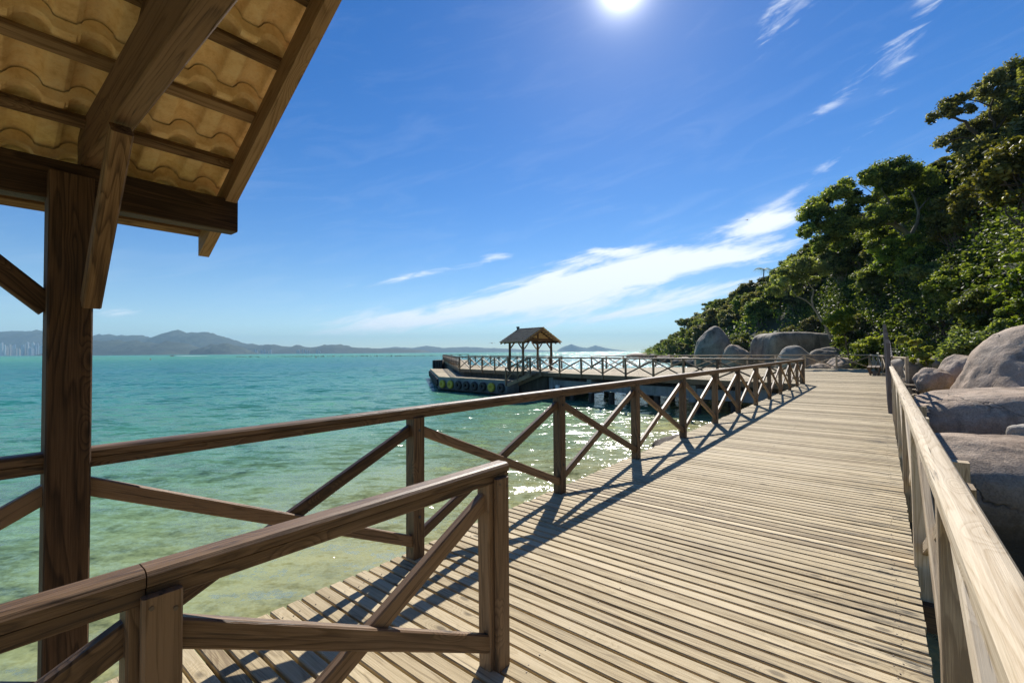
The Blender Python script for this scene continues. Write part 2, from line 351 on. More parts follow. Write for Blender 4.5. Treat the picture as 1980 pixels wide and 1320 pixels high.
# ------------------------------------------------------------------ object helpers
def tag(o, label=None, cat=None, group=None, kind=None):
    for k, v in (('label', label), ('category', cat), ('group', group), ('kind', kind)):
        if v: o[k] = v
    return o
def thing(name, label, cat, loc=(0, 0, 0), group=None, rz=0.0):
    o = bpy.data.objects.new(name, None); COL.objects.link(o); o.location = loc; o.rotation_euler = (0, 0, rz)
    o.empty_display_size = .2
    return tag(o, label, cat, group)
def wloc(o):
    v = Vector((0, 0, 0))
    while o is not None: v += o.location; o = o.parent
    return v
def mesh_obj(name, verts, faces, material, parent=None, world=True, smooth=False, attrs=None, loc=None):
    verts = np.asarray(verts, dtype=np.float32).reshape(-1, 3)
    off = wloc(parent) if (parent is not None and world) else Vector((0, 0, 0))
    if loc is not None: off = off + Vector(loc)
    verts = verts - np.array(off, dtype=np.float32)
    me = bpy.data.meshes.new(name)
    if isinstance(faces, np.ndarray):
        k = faces.shape[1]; n = faces.shape[0]
        me.vertices.add(len(verts)); me.vertices.foreach_set('co', verts.ravel())
        me.loops.add(n*k); me.loops.foreach_set('vertex_index', faces.astype(np.int32).ravel())
        me.polygons.add(n); me.polygons.foreach_set('loop_start', np.arange(0, n*k, k, dtype=np.int32))
        me.update(calc_edges=True)
    else:
        me.from_pydata([tuple(v) for v in verts.tolist()], [], faces)
    if attrs:
        for an, (typ, arr) in attrs.items():
            at = me.attributes.new(an, typ, 'POINT')
            at.data.foreach_set('vector' if typ == 'FLOAT_VECTOR' else 'value', np.asarray(arr, dtype=np.float32).ravel())
    if smooth: me.polygons.foreach_set('use_smooth', [True]*len(me.polygons))
    me.materials.append(MT[material]); me.update()
    o = bpy.data.objects.new(name, me); COL.objects.link(o)
    if parent is not None: o.parent = parent
    if loc is not None: o.location = loc
    return o
class MB:
    def __init__(s): s.v = []; s.f = []; s.g = []; s.t = []
    def add(s, vs, fs, gs, tone=None):
        n = len(s.v); s.v += [tuple(v) for v in vs]; s.f += [tuple(i+n for i in f) for f in fs]
        s.g += gs; s.t += [random.random() if tone is None else tone]*len(vs)
    def prism(s, p0, p1, prof, up=(0, 0, 1), tone=None, cap=True, goff=None):
        """extrude cross-section prof [(side, up)...] counter-clockwise seen from p1 back to p0"""
        p0 = Vector(p0); p1 = Vector(p1); ax = (p1-p0); L = ax.length; ax.normalize()
        up = Vector(up); sd = ax.cross(up)
        if sd.length < 1e-4: up = Vector((0, 1, 0)); sd = ax.cross(up)
        sd.normalize(); up = sd.cross(ax).normalized()
        n = len(prof); o = [random.uniform(0, 40) for _ in range(3)] if goff is None else goff
        vs = [p0 + sd*a + up*b for a, b in prof] + [p1 + sd*a + up*b for a, b in prof]
        gs = [(o[0], o[1]+a, o[2]+b) for a, b in prof] + [(o[0]+L, o[1]+a, o[2]+b) for a, b in prof]
        fs = [(i, (i+1) % n, n+(i+1) % n, n+i) for i in range(n)]
        if cap: fs += [tuple(range(n))[::-1], tuple(range(n, 2*n))]
        s.add(vs, fs, gs, tone)
    def bar(s, p0, p1, w, h, up=(0, 0, 1), ch=.006, tone=None):
        a, b = w/2, h/2; c = min(ch, a*.4, b*.4)
        s.prism(p0, p1, [(a-c, -b), (a, -b+c), (a, b-c), (a-c, b), (-a+c, b), (-a, b-c), (-a, -b+c), (-a+c, -b)][::1], up, tone)
    def tube(s, p0, p1, r, n=12, tone=None):
        s.prism(p0, p1, [(r*math.cos(2*math.pi*i/n), r*math.sin(2*math.pi*i/n)) for i in range(n)], (0, 0, 1) if abs((Vector(p1)-Vector(p0)).normalized().z) < .9 else (0, 1, 0), tone)
    def obj(s, name, material, parent=None, world=True, smooth=False):
        return mesh_obj(name, s.v, s.f, material, parent, world, smooth, {'grain': ('FLOAT_VECTOR', s.g), 'tone': ('FLOAT', s.t)})
def onebar(name, material, parent, p0, p1, w, h, world=True, **k):
    m = MB(); m.bar(p0, p1, w, h, **k); return m.obj(name, material, parent, world)

# ------------------------------------------------------------------ sea, hills, terrain
WATER = -1.85
def sheet(name, x0, x1, y0, y1, z, material, kind='structure'):
    return tag(mesh_obj(name, [(x0, y0, z), (x1, y0, z), (x1, y1, z), (x0, y1, z)], [(0, 1, 2, 3)], material), kind=kind)
sheet('sea', -14000, 14000, -200, 14000, WATER, 'sea_water')

SHY = [-60, 0, 20, 34, 50, 70, 95, 150, 200, 255, 262]; SHX = [17, 17, 21, 29, 33, 35, 40, 52, 64, 75, 92]
HKY = [-60, 10, 25, 40, 55, 75, 100, 140, 190, 230, 258, 264]; HKZ = [40, 38, 35, 30, 25, 21.5, 18.5, 17, 13, 7.5, 3, 0]
def ground(x, y):
    off = x - np.interp(y, SHY, SHX)
    return np.where(off > 0, np.interp(y, HKY, HKZ)*np.tanh(np.maximum(off, 0)/17), off*.35) - 1.7
def build_terrain():
    ys = np.concatenate([np.arange(-60, 120, 2.0), np.arange(120, 300, 4.0)]); us = np.concatenate([np.arange(-14, 30, 1.0), np.arange(30, 90, 5.0)])
    V = []; n = len(us)
    for y in ys:
        for u_ in us:
            x = float(np.interp(y, SHY, SHX)) + u_
            if y > 264: V.append((x, y, -6.0)); continue
            z = float(ground(x, y)) + noise.fractal(Vector((x*.18, y*.18, 0)), 1.0, 2.0, 4)*.9
            V.append((x, y, z))
    F = np.array([(i*n+j, i*n+j+1, (i+1)*n+j+1, (i+1)*n+j) for i in range(len(ys)-1) for j in range(n-1)])
    tag(mesh_obj('hillside', V, F, 'hill_soil', smooth=True), kind='structure')
build_terrain()

def far_hill(name, prof, Y, halfdepth, amp, seed):
    xs = np.linspace(prof[0][0], prof[-1][0], max(24, int((prof[-1][0]-prof[0][0])/2.2)))
    hs = np.interp(xs, [p[0] for p in prof], [p[1] for p in prof])
    V = []; nv = 13
    for x, py in zip(xs, hs):
        for j in range(nv):
            v = j/(nv-1)*2-1; yy = Y + v*halfdepth
            top = (680-.0075*(x-990)-py)*Y/880
            h = max(0, top)*(1-abs(v)**1.7)
            q = Vector((x*.06, v*2.2, seed)); h *= 1 + amp*noise.fractal(q, 1.0, 2.1, 5)
            V.append(((x-990)/880*Y, yy, WATER - 3 + h*1.0 + (3 if h > 3 else 0)))
    F = np.array([(i*nv+j, (i+1)*nv+j, (i+1)*nv+j+1, i*nv+j+1) for i in range(len(xs)-1) for j in range(nv-1)])
    tag(mesh_obj(name, V, F, 'far_forest', smooth=True), kind='structure')
far_hill('far_hills', [(-260, 668), (-120, 650), (-40, 652), (0, 646), (30, 639), (70, 640), (95, 647), (140, 650), (190, 650), (230, 648), (260, 649), (295, 653), (330, 645), (360, 642), (400, 645), (430, 655), (460, 663), (500, 667), (540, 668), (575, 672), (600, 686)], 5600, 700, .22, 1)
far_hill('near_coast_hills', [(150, 686), (165, 668), (200, 660), (235, 656), (270, 662), (310, 663), (340, 662), (375, 672), (392, 686)], 3900, 420, .3, 2)
far_hill('coast_knoll', [(380, 686), (392, 672), (410, 667), (432, 663), (455, 668), (475, 680), (482, 686)], 4000, 260, .3, 3)
far_hill('coast_hills', [(440, 686), (455, 668), (500, 667), (530, 666), (555, 672), (580, 667), (602, 672), (625, 667), (655, 665), (680, 671), (700, 672), (740, 673), (790, 674), (820, 676), (828, 684)], 5200, 420, .25, 4)
far_hill('distant_coast_hills', [(700, 682), (730, 674), (765, 670), (800, 672), (822, 668), (860, 672), (900, 670), (940, 672), (990, 674), (1040, 676), (1085, 679)], 8200, 500, .12, 5)
far_hill('distant_islands', [(1075, 679), (1085, 672), (1105, 664.5), (1120, 670), (1135, 672), (1152, 667), (1170, 672), (1185, 674.5), (1206, 677)], 9000, 300, .08, 6)
sheet('beach', (190-990)/880*3480, (470-990)/880*3480, 3470, 3600, WATER+2.0, 'beach_sand')

# ------------------------------------------------------------------ decks
def clip_t(poly, t):
    """poly in (t,d); intervals of d where the line t=const is inside"""
    xs = []
    for (t0, d0), (t1, d1) in zip(poly, poly[1:]+poly[:1]):
        if (t0 <= t) != (t1 <= t): xs.append(d0 + (d1-d0)*(t-t0)/(t1-t0))
    xs.sort(); return list(zip(xs[::2], xs[1::2]))
def td(x, y): return (x*S_ + y*C_, x*C_ - y*S_)
def planks(poly, t0, t1, pitch=.093, gap=.0145, th=.035):
    m = MB(); t = t0
    while t < t1:
        w = pitch - gap + random.uniform(-.002, .002)
        for d0, d1 in clip_t(poly, t + w/2):
            if d1-d0 < .05: continue
            e0, e1 = random.uniform(-.012, .012), random.uniform(-.004, .004)
            z = -th/2 + random.uniform(-.0018, .0018); tl = random.uniform(-.0015, .0015)
            a, b, c = w/2, th/2, .005
            prof = [(a-c, -b), (a, -b+c), (a, b-c+tl), (a-c, b+tl), (-a+c, b-tl), (-a, b-c-tl), (-a, -b+c), (-a+c, -b)]
            tone = min(1.0, max(0.0, random.gauss(.5, .2)))
            if random.random() < .03: tone = 1.25
            m.prism(P(t+w/2, d0+e0, z), P(t+w/2, d1+e1, z), prof, tone=tone)
        t += pitch
    return m
Wd = Vector((-.63, .7766, 0)); P0 = P(23.5, -2.78)
def PW(s, off=0.0, z=0.0):                      # s metres along the pier front, off metres behind it
    q = P0 + Wd*s + Vector((.7766, .63, 0))*off; return Vector((q.x, q.y, z))
CF = PW(27.7); G1 = Vector((5.2, 38.3, 0)); G2 = Vector((14.6, 41.8, 0)); FC = Vector((27.1, 34.5, 0))
FARL = Vector((-13.4, 88, 0)); FARR = Vector((-8.6, 89.5, 0)); BK = Vector((-5.2, 54, 0))
poly_walk = [(-3, -2.80), (23.5, -2.80), td(G1.x, G1.y), td(G2.x, G2.y), td(FC.x, FC.y), (29.0, .95), (29.0, .15), (-3, .15)]
poly_pier = [td(P0.x, P0.y), td(CF.x, CF.y), td(FARL.x, FARL.y), td(FARR.x, FARR.y), td(BK.x, BK.y), td(G1.x, G1.y)]
deck = planks(poly_walk, -3, 48).obj('boardwalk_deck', 'deck_wood'); tag(deck, kind='structure')
m = MB()                                        # screw heads on the near planks
t = -3 + .093*28
while t < 12:
    for d in (-2.66, -1.34, .03):
        for o_ in (.02, .068):
            if random.random() < .35: continue
            c = P(t+o_, d + random.uniform(-.02, .02), .0); m.tube(c, c+Vector((0, 0, .0022)), .0038, 8)
    t += .093
tag(m.obj('deck_screws', 'steel', deck), kind='stuff')
# joists and cross beams under the boardwalk
m = MB()
for d in (-2.62, -1.34, .02): m.bar(P(-3, d, -.125), P(30, d, -.125), .07, .17)
for t in np.arange(-2.4, 30, 3.3): m.bar(P(t, -2.75, -.31), P(t, .40, -.31), .10, .18)
tag(m.obj('boardwalk_joists', 'rail_wood'), kind='structure')

pier = thing('pier', 'long wooden-decked concrete pier standing on dark piles over the sea', 'pier', (P0.x, P0.y, 0))
tp = [p[0] for p in poly_pier]
planks(poly_pier, min(tp), max(tp)).obj('deck', 'deck_wood', pier)
m = MB(); m.bar(PW(-.1, .03, -.16), PW(27.7, .03, -.16), .05, .24); m.bar(PW(27.7, .03, -.16), (FARL.x, FARL.y, -.16), .05, .24)
m.obj('fascia_board', 'rail_wood', pier)
def solid(m, pts, z0, z1):
    n = len(pts); vs = [(p[0], p[1], z0) for p in pts] + [(p[0], p[1], z1) for p in pts]
    fs = [(i, (i+1) % n, n+(i+1) % n, n+i) for i in range(n)] + [tuple(range(n))[::-1], tuple(range(n, 2*n))]
    m.add(vs, fs, [(v[0], v[1], v[2]) for v in vs])
m = MB(); solid(m, [PW(.6, .35), PW(.6, .75), PW(16.2, .75), PW(16.2, .35)], -1.05, -.52)
solid(m, [PW(.6, 4.4), PW(.6, 4.8), PW(16.2, 4.8), PW(16.2, 4.4)], -1.0, -.33)
for s in np.arange(1.5, 16, 3.6): solid(m, [PW(s, .3), PW(s, 5.0), PW(s+.4, 5.0), PW(s+.4, .3)], -1.25, -.345)
m.obj('concrete_beam', 'concrete', pier)
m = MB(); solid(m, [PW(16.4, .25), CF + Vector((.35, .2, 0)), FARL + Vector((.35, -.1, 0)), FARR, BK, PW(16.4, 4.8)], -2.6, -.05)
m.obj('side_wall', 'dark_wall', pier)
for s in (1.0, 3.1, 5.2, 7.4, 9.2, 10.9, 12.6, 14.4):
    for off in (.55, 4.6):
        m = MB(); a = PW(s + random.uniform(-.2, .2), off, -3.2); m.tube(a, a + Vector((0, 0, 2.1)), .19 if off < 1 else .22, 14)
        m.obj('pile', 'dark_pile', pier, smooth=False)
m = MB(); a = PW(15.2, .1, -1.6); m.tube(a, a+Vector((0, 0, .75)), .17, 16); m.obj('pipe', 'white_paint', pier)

# piles and outrigger posts of the boardwalk
for i, t in enumerate((5.1, 9.7, 14.2, 18.7)):
    m = MB(); m.bar(P(t+.1, .47, -2.6), P(t+.1, .47, .58), .11, .11, up=(S_, C_, 0))
    o = m.obj('support_post', 'pale_wood'); tag(o, 'square wooden support post rising outside the right railing above the rocks', 'post', 'support posts along the right side of the boardwalk')
for i, t in enumerate(np.arange(-1.9, 27, 3.3)):
    m = MB(); a = P(t, -2.45, -3); m.tube(a, a+Vector((0, 0, 2.6)), .15, 14)
    tag(m.obj('support_pile', 'dark_pile'), 'dark round pile holding up the seaward edge of the boardwalk', 'pile', 'piles under the boardwalk')

# ------------------------------------------------------------------ railings
def rail_prof(w=.09, h=.085):
    a = w/2; r = .032
    cap = [(-a, -h*.42), (a, -h*.42), (a, 0-h*.0-.012), (a-.010, -.004), (a-.024, 0), (-a+.024, 0), (-a+.010, -.004), (-a, -.012)]
    return cap
def railing(label, pts, h=1.1, name='wooden_railing', material='rail_wood', z0=0.0, pw=.10, first=True, last=True, group=None, zs=None, xb=True, over=.07, jitter=.006, rw=.09, skirt=-.28, rshift=0.0, bays=2, bolts=None):
    pts = [Vector((p[0], p[1], z0)) for p in pts]
    if zs is not None:
        for p, z in zip(pts, zs): p.z = z
    root = thing(name, label, 'railing', pts[0], group)
    n = len(pts)
    # corners
    for i, p in enumerate(pts):
        if (i == 0 and not first) or (i == n-1 and not last): continue
        dr = (pts[min(i+1, n-1)] - pts[max(i-1, 0)]); dr.z = 0; dr.normalize()
        j = Vector((random.uniform(-jitter, jitter), random.uniform(-jitter, jitter), 0))
        onebar('post', material, root, (p.x, p.y, p.z+skirt), (p.x+j.x, p.y+j.y, p.z+h-.078), pw, pw, up=dr)
    if bolts:
        for p in pts[1:7]:
            for z in (.30, .93):
                m = MB(); c = Vector((p.x, p.y, z)) + bolts*(pw/2 - .002); m.tube(c, c + bolts*.008, .011, 10); m.obj('bolt', 'dark_box', root)
    i = 0
    while i < n-1:                               # handrail lengths span two bays where straight
        j = i+1
        while j < n-1 and j-i < bays and (pts[j]-pts[i]).normalized().dot((pts[j+1]-pts[j]).normalized()) > .999: j += 1
        a, b = pts[i].copy(), pts[j].copy(); ax = (b-a).normalized()
        if i == 0: a -= ax*over
        else: a += ax*.0015
        if j == n-1: b += ax*over
        else: b -= ax*.0015
        a.z += h; b.z += h
        sh_ = Vector((ax.y, -ax.x, 0)).normalized()*rshift; a += sh_; b += sh_
        m = MB(); tn = random.uniform(.3, .8)
        w = rw; c = [(-w/2, -.040), (w/2, -.040), (w/2, -.014), (w/2-.008, -.004), (w/2-.022, 0), (-w/2+.022, 0), (-w/2+.008, -.004), (-w/2, -.014)]
        m.prism(a, b, c, tone=tn)
        lw = w*.86
        m.bar(a + Vector((0, 0, -.062)), b + Vector((0, 0, -.062)), lw, .042, tone=tn-.12, ch=.004)
        m.obj('handrail', material, root)
        i = j
    if xb:
        for a, b in zip(pts, pts[1:]):
            ax = (b-a); ax.z = 0; ax.normalize(); sd = Vector((ax.y, -ax.x, 0))
            lo, hi = .115, h-.155
            e = .012
            j1, j2 = random.uniform(-.015, .015), random.uniform(-.015, .015)
            onebar('cross_brace', material, root, a + ax*e + sd*.012 + Vector((0, 0, hi+j1)), b - ax*e + sd*.012 + Vector((0, 0, lo)), .042, .075)
            onebar('cross_brace', material, root, a + ax*e - sd*.011 + Vector((0, 0, lo+j2)), b - ax*e - sd*.011 + Vector((0, 0, hi)), .042, .075)
    return root

# seaward railing: gazebo post at t=.31, then posts every 1.94 m
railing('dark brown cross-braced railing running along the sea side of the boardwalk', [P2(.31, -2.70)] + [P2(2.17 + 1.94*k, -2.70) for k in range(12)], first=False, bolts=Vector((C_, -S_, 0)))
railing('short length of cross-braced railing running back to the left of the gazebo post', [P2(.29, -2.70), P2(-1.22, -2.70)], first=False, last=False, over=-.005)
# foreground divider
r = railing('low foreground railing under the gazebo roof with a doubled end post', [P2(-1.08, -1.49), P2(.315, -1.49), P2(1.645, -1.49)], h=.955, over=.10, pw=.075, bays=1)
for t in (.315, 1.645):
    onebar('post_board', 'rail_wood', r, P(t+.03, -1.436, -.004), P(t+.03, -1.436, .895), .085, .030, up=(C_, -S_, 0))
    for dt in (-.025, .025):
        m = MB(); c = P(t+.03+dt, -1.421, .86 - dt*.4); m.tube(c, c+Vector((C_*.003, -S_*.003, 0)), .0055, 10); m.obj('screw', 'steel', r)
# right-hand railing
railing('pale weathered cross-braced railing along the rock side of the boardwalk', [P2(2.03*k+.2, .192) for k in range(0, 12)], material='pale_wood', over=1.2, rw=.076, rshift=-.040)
# pier railings
sp = [0, 1.85, 3.75, 5.6, 7.45, 9.35, 11.1, 12.9, 14.9, 16.9, 18.8, 20.6, 22.4, 24.2, 26.0, 27.7]
railing('dark cross-braced railing along the near edge of the pier', [(PW(s).x, PW(s).y) for s in sp])
def line(a, b, n): return [(a.x+(b.x-a.x)*i/n, a.y+(b.y-a.y)*i/n) for i in range(n+1)]
railing('railing receding along the seaward side of the pier above the landing stage', line(CF, FARL, 24))
railing('railing across the far end of the pier', line(FARL, FARR, 3))
railing('railing along the back edge of the pier beyond the small pavilion', line(G1+Vector((-.9, 1.2, 0)), BK, 10) )
railing('railing at the back of the pier where it meets the boardwalk', [(G1.x+1.6, G1.y+.6)] + line(Vector((8.2, 39.6, 0)), G2, 4)[0:])
railing('long railing across the far end of the boardwalk in front of the boulders', line(G2, FC, 7), over=.02, material='pale_wood', rw=.13, pw=.13)
railing('pale railing on the right at the far end of the boardwalk behind the bench', [(FC.x, FC.y)] + [td_ for td_ in [P2(41.6, -.5), P2(39.3, -.2), P2(37.0, 0), P2(34.7, .2), P2(32.4, .45), P2(30.6, .68), P2(28.96, .9)]], material='pale_wood', rw=.12, pw=.13)

# side steps going down to the rocks on the right, beyond the slatted screen
st = thing('wooden_steps', 'small wooden steps descending to the rocks beyond the slatted screen', 'steps', P(25.5, .4))
for k in range(6):
    tt = 28.3 - k*.62
    onebar('tread', 'pale_wood', st, P(tt, .30, -.17*k-.19), P(tt, 1.15, -.17*k-.19), .30, .05)
for d in (.28, 1.18): onebar('stringer', 'rail_wood', st, P(28.7, d, -.28), P(24.8, d, -1.35), .05, .24)

# slatted screen seen edge-on
sc_ = thing('slatted_screen', 'tall narrow slatted wooden screen rising above the right railing', 'screen', P(13.9, .12))
for k in range(9):
    t = 13.85 + .45*k
    onebar('slat', 'grey_wood', sc_, P(t, .115, -.25), P(t+.02, .105-.012*k*.5, 1.64 + .075*k + .02*(k % 2)), .075, .075, up=(S_, C_, 0))
onebar('crossbar', 'grey_wood', sc_, P(13.8, .168, .5), P(17.5, .168, .5), .03, .06)
onebar('crossbar', 'grey_wood', sc_, P(13.8, .168, 1.3), P(17.5, .168, 1.7), .03, .06)

# bench at the far end
be = thing('park_bench', 'small dark wooden bench standing against the right railing at the far end of the deck', 'bench', P(34.5, -.3))
for k in range(3): onebar('seat', 'rail_wood', be, P(33.0, -.62+.2*k, .45), P(36.6, -.62+.2*k, .45), .17, .045)
for t in (33.3, 36.2):
    onebar('leg', 'rail_wood', be, P(t, -.55, 0), P(t, -.68, .43), .09, .06, up=(S_, C_, 0)); onebar('leg', 'rail_wood', be, P(t, -.22, 0), P(t, -.12, .43), .09, .06, up=(S_, C_, 0))
    onebar('foot_rail', 'rail_wood', be, P(t+.07, -.6, .1), P(t+.07, -.16, .1), .05, .07)

# ------------------------------------------------------------------ roofed pavilion (x along the ridge, y across)
def zb(y): return 2.48 + .56*(1.408 - abs(y))
def tile_profile(x, P_=.175):
    u_ = (x/P_) % 1.0
    # flat pan then a rounded barrel
    if u_ < .44:
        return .006*(abs(u_-.22)/.22)**4 + (.007 if u_ > .40 else 0)      # flat pan with a small side rim
    v = (u_-.44)/.56
    return .007 + .042*math.sin(v*math.pi)**.55*(1 - .12*v)
def make_pavilion(name, label):
    root = thing(name, label, 'pavilion')
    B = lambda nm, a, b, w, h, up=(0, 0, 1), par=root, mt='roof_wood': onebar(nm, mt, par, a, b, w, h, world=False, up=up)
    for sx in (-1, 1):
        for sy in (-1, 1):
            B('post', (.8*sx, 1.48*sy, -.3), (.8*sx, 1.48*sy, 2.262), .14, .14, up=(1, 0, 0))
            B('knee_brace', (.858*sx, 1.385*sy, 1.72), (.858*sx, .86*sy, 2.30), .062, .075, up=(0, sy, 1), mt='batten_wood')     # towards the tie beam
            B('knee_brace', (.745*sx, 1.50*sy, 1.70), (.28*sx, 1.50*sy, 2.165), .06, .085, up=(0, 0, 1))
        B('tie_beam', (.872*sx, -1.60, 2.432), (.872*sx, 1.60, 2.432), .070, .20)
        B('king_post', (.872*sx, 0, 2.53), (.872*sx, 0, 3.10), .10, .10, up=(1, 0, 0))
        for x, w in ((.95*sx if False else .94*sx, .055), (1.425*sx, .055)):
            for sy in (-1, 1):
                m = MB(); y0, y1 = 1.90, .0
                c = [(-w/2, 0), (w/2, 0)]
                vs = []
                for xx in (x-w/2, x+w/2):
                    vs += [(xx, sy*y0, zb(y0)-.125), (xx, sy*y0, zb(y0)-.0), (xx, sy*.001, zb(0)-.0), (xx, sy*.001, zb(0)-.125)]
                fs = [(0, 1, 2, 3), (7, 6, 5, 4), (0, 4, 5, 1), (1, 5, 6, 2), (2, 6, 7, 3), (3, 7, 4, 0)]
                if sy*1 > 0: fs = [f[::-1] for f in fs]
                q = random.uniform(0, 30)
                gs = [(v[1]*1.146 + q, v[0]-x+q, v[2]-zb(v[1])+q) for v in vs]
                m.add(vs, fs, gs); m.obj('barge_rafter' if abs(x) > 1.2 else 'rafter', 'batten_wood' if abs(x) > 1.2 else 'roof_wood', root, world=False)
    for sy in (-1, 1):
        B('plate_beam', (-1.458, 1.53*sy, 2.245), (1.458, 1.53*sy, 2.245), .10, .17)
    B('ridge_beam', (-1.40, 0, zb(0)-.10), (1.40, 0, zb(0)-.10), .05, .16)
    ys = [1.90, 1.683, 1.408, 1.133, .858, .583, .308, .06]
    for sy in (-1, 1):
        for i, y in enumerate(ys):
            nrm = Vector((0, sy*.56, 1)).normalized()
            a = Vector((-1.45, sy*y, zb(y))) + nrm*.0185; b = Vector((1.45, sy*y, zb(y))) + nrm*.0185
            onebar('batten', 'batten_wood', root, a, b, .05, .034, world=False, up=nrm, ch=.003)
        # tile courses: a curved sheet with an underside, a lipped lower end and a lugged head
        nx = 520; X = np.linspace(-1.50, 1.50, nx)
        pr = np.array([tile_profile(x) for x in X])
        m = {'v': [], 'f': []}
        mt = {'v': [], 'f': []}; ml = {'v': [], 'f': []}
        def strip(dst, rows):
            base = len(dst['v'])
            for (yy, dz, k, sh) in rows:
                for x, p_ in zip(X, pr): dst['v'].append((x + sh, sy*yy, zb(yy) + .037 + dz + k*p_))
            for r_ in range(len(rows)-1):
                for i_ in range(nx-1):
                    f = (base+r_*nx+i_, base+r_*nx+i_+1, base+(r_+1)*nx+i_+1, base+(r_+1)*nx+i_)
                    dst['f'].append(f if sy < 0 else f[::-1])
        for i in range(len(ys)-1):
            ylo = ys[i] + .050; yhi = ys[i+1] - .052
            if i == 0: ylo = ys[0]+.105
            # underside + top, closed at both ends
            rows = [(yhi, .0, 1, 0), (yhi+.03, .001, 1, 0), (ylo-.04, .042, 1, 0), (ylo, .046, 1, 0), (ylo+.002, .062, 1, 0)]
            strip(m, rows)
            strip(mt, [(ylo+.002, .062, 1, 0), (yhi, .020, 1, 0)])
            # raised head lip with lugs hooking behind the batten
            strip(ml, [(yhi-.001, .024, 1, 0), (yhi-.001, -.016, .9, 0), (yhi+.004, -.021, .9, 0), (yhi+.020, -.021, .9, 0), (yhi+.023, .001, 1, 0)])
        mesh_obj('roof_tiles', m['v'], m['f'], 'clay_tile', root, False, True)
        mesh_obj('tile_lips', ml['v'], ml['f'], 'clay_tile', root, False, False)
        mesh_obj('roof_tiles_outer_face', mt['v'], mt['f'], 'clay_tile_top', root, False, True)
    # ridge tiles
    m = MB()
    for k in range(9):
        x0 = -1.5 + k*.334; n = 9
        vs = []
        for xx, rr in ((x0, .115), (x0+.35, .10)):
            vs += [(xx, rr*math.cos(math.pi*i/(n-1)), zb(0)+.05+rr*.75*math.sin(math.pi*i/(n-1))) for i in range(n)]
        m.add(vs, [(i, i+1, n+i+1, n+i) for i in range(n-1)], [v for v in vs])
    m.obj('ridge_tile', 'clay_tile_top', root, False, True)
    return root
pav = make_pavilion('gazebo', 'near gazebo with clay tile roof whose post and rafters fill the left of the view')
c = P(-.49, -1.22); pav.location = (c.x, c.y, 0); pav.rotation_euler = (0, 0, math.atan2(C_, S_))
pav2 = pav.copy(); COL.objects.link(pav2)
for ch in list(pav.children):
    q = ch.copy(); COL.objects.link(q); q.parent = pav2
tag(pav2, 'small far pavilion with grey tiled gable roof standing on the pier')
mid = PW(18.8, 1.48) + Wd*.8
pav2.location = (mid.x, mid.y, .0); pav2.rotation_euler = (0, 0, math.atan2(-Wd.y, -Wd.x))
m = MB(); m.bar((-1.55, 0, 3.2), (-1.55, 0, 3.48), .14, .14, up=(1, 0, 0)); m.bar((-1.55, 0, 3.42), (-1.55, 0, 3.56), .20, .17, up=(1, 0, 0)); m.obj('vent_box', 'dark_box', pav2, False)

# ------------------------------------------------------------------ landing stage with tyres
K = .78
ZP = EYE-2.2
A1 = Vector((-6.46, 40.3, 0)); A2 = Vector((-.43, 34.6, 0)); A4 = Vector((-10.9, 60.5, 0))
ls = thing('landing_stage', 'low grey concrete landing stage wrapped round the pier end', 'landing stage', (A1.x, A1.y, ZP))
m = MB(); inn = PW(21.2, -.05); inn2 = CF
solid(m, [A1, A2, PW(19.3, .0), CF + Vector((.3, .2, 0)), FARL*.38 + CF*.62, A4], -1.75, ZP)
m.obj('platform', 'concrete', ls)
m = MB()
pl = [td(p.x, p.y) for p in (A1, A2, PW(19.3, -.06), CF + Vector((-.1, 0, 0)), FARL*.38 + CF*.62, A4)]
tt = [p[0] for p in pl]; q = planks(pl, min(tt), max(tt), pitch=.16, th=.04)
q.v = [(v[0], v[1], v[2]+ZP+.045) for v in q.v]; q.obj('deck', 'deck_wood', ls)
def tyre(label, c, nrm, mt, group, r=.33):
    nrm = Vector(nrm).normalized(); up = Vector((0, 0, 1)); sd = up.cross(nrm).normalized()
    V = []; nu, nv = 26, 10
    for i in range(nu):
        a = 2*math.pi*i/nu
        rad = sd*math.cos(a) + up*math.sin(a)
        for j in range(nv):
            b = 2*math.pi*j/nv
            rr = r*.70 + .135*math.copysign(abs(math.cos(b))**.6, math.cos(b)) + (.008 if i % 2 else 0)*(math.cos(b) > .7)
            V.append(Vector(c) + rad*rr + nrm*(.11*math.copysign(abs(math.sin(b))**.7, math.sin(b))))
    F = [(i*nv+j, i*nv+(j+1) % nv, ((i+1) % nu)*nv+(j+1) % nv, ((i+1) % nu)*nv+j) for i in range(nu) for j in range(nv)]
    o = mesh_obj('tyre_fender', V, F, mt, None, smooth=True)
    tag(o, label, 'tyre', group)
    if mt == 'yellow_paint':
        m = MB(); cc = Vector(c); m.tube(cc - nrm*.03, cc + nrm*.02, r*.6, 20); m.obj('hub_cover', 'yellow_paint', o)
    return o
fn = Vector((-(A2-A1).normalized().y, (A2-A1).normalized().x, 0)); fn = -fn if fn.y > 0 else fn
L12 = (A2-A1).length
spots = [(.6, 'y'), (1.7, 'y'), (2.75, 'b'), (3.75, 'b'), (4.75, 'b'), (5.75, 'b'), (6.75, 'y'), (7.8, 'b')]
yl = {0.6: 'yellow painted tyre nearest the left corner of the landing stage', 1.7: 'yellow painted tyre second from the left corner of the landing stage', 6.75: 'yellow painted tyre between black ones at the right end of the landing stage'}
for s, k in spots:
    c = A1 + (A2-A1).normalized()*s + fn*.13; c.z = ZP-.55
    tyre(yl[s] if k == 'y' else 'black rubber tyre hung on the front face of the landing stage', c, fn, 'yellow_paint' if k == 'y' else 'rubber', None if k == 'y' else 'black tyres on the front of the landing stage')
ld = (A4-A1).normalized(); ln = Vector((-ld.y, ld.x, 0)); ln = -ln if ln.x > 0 else ln
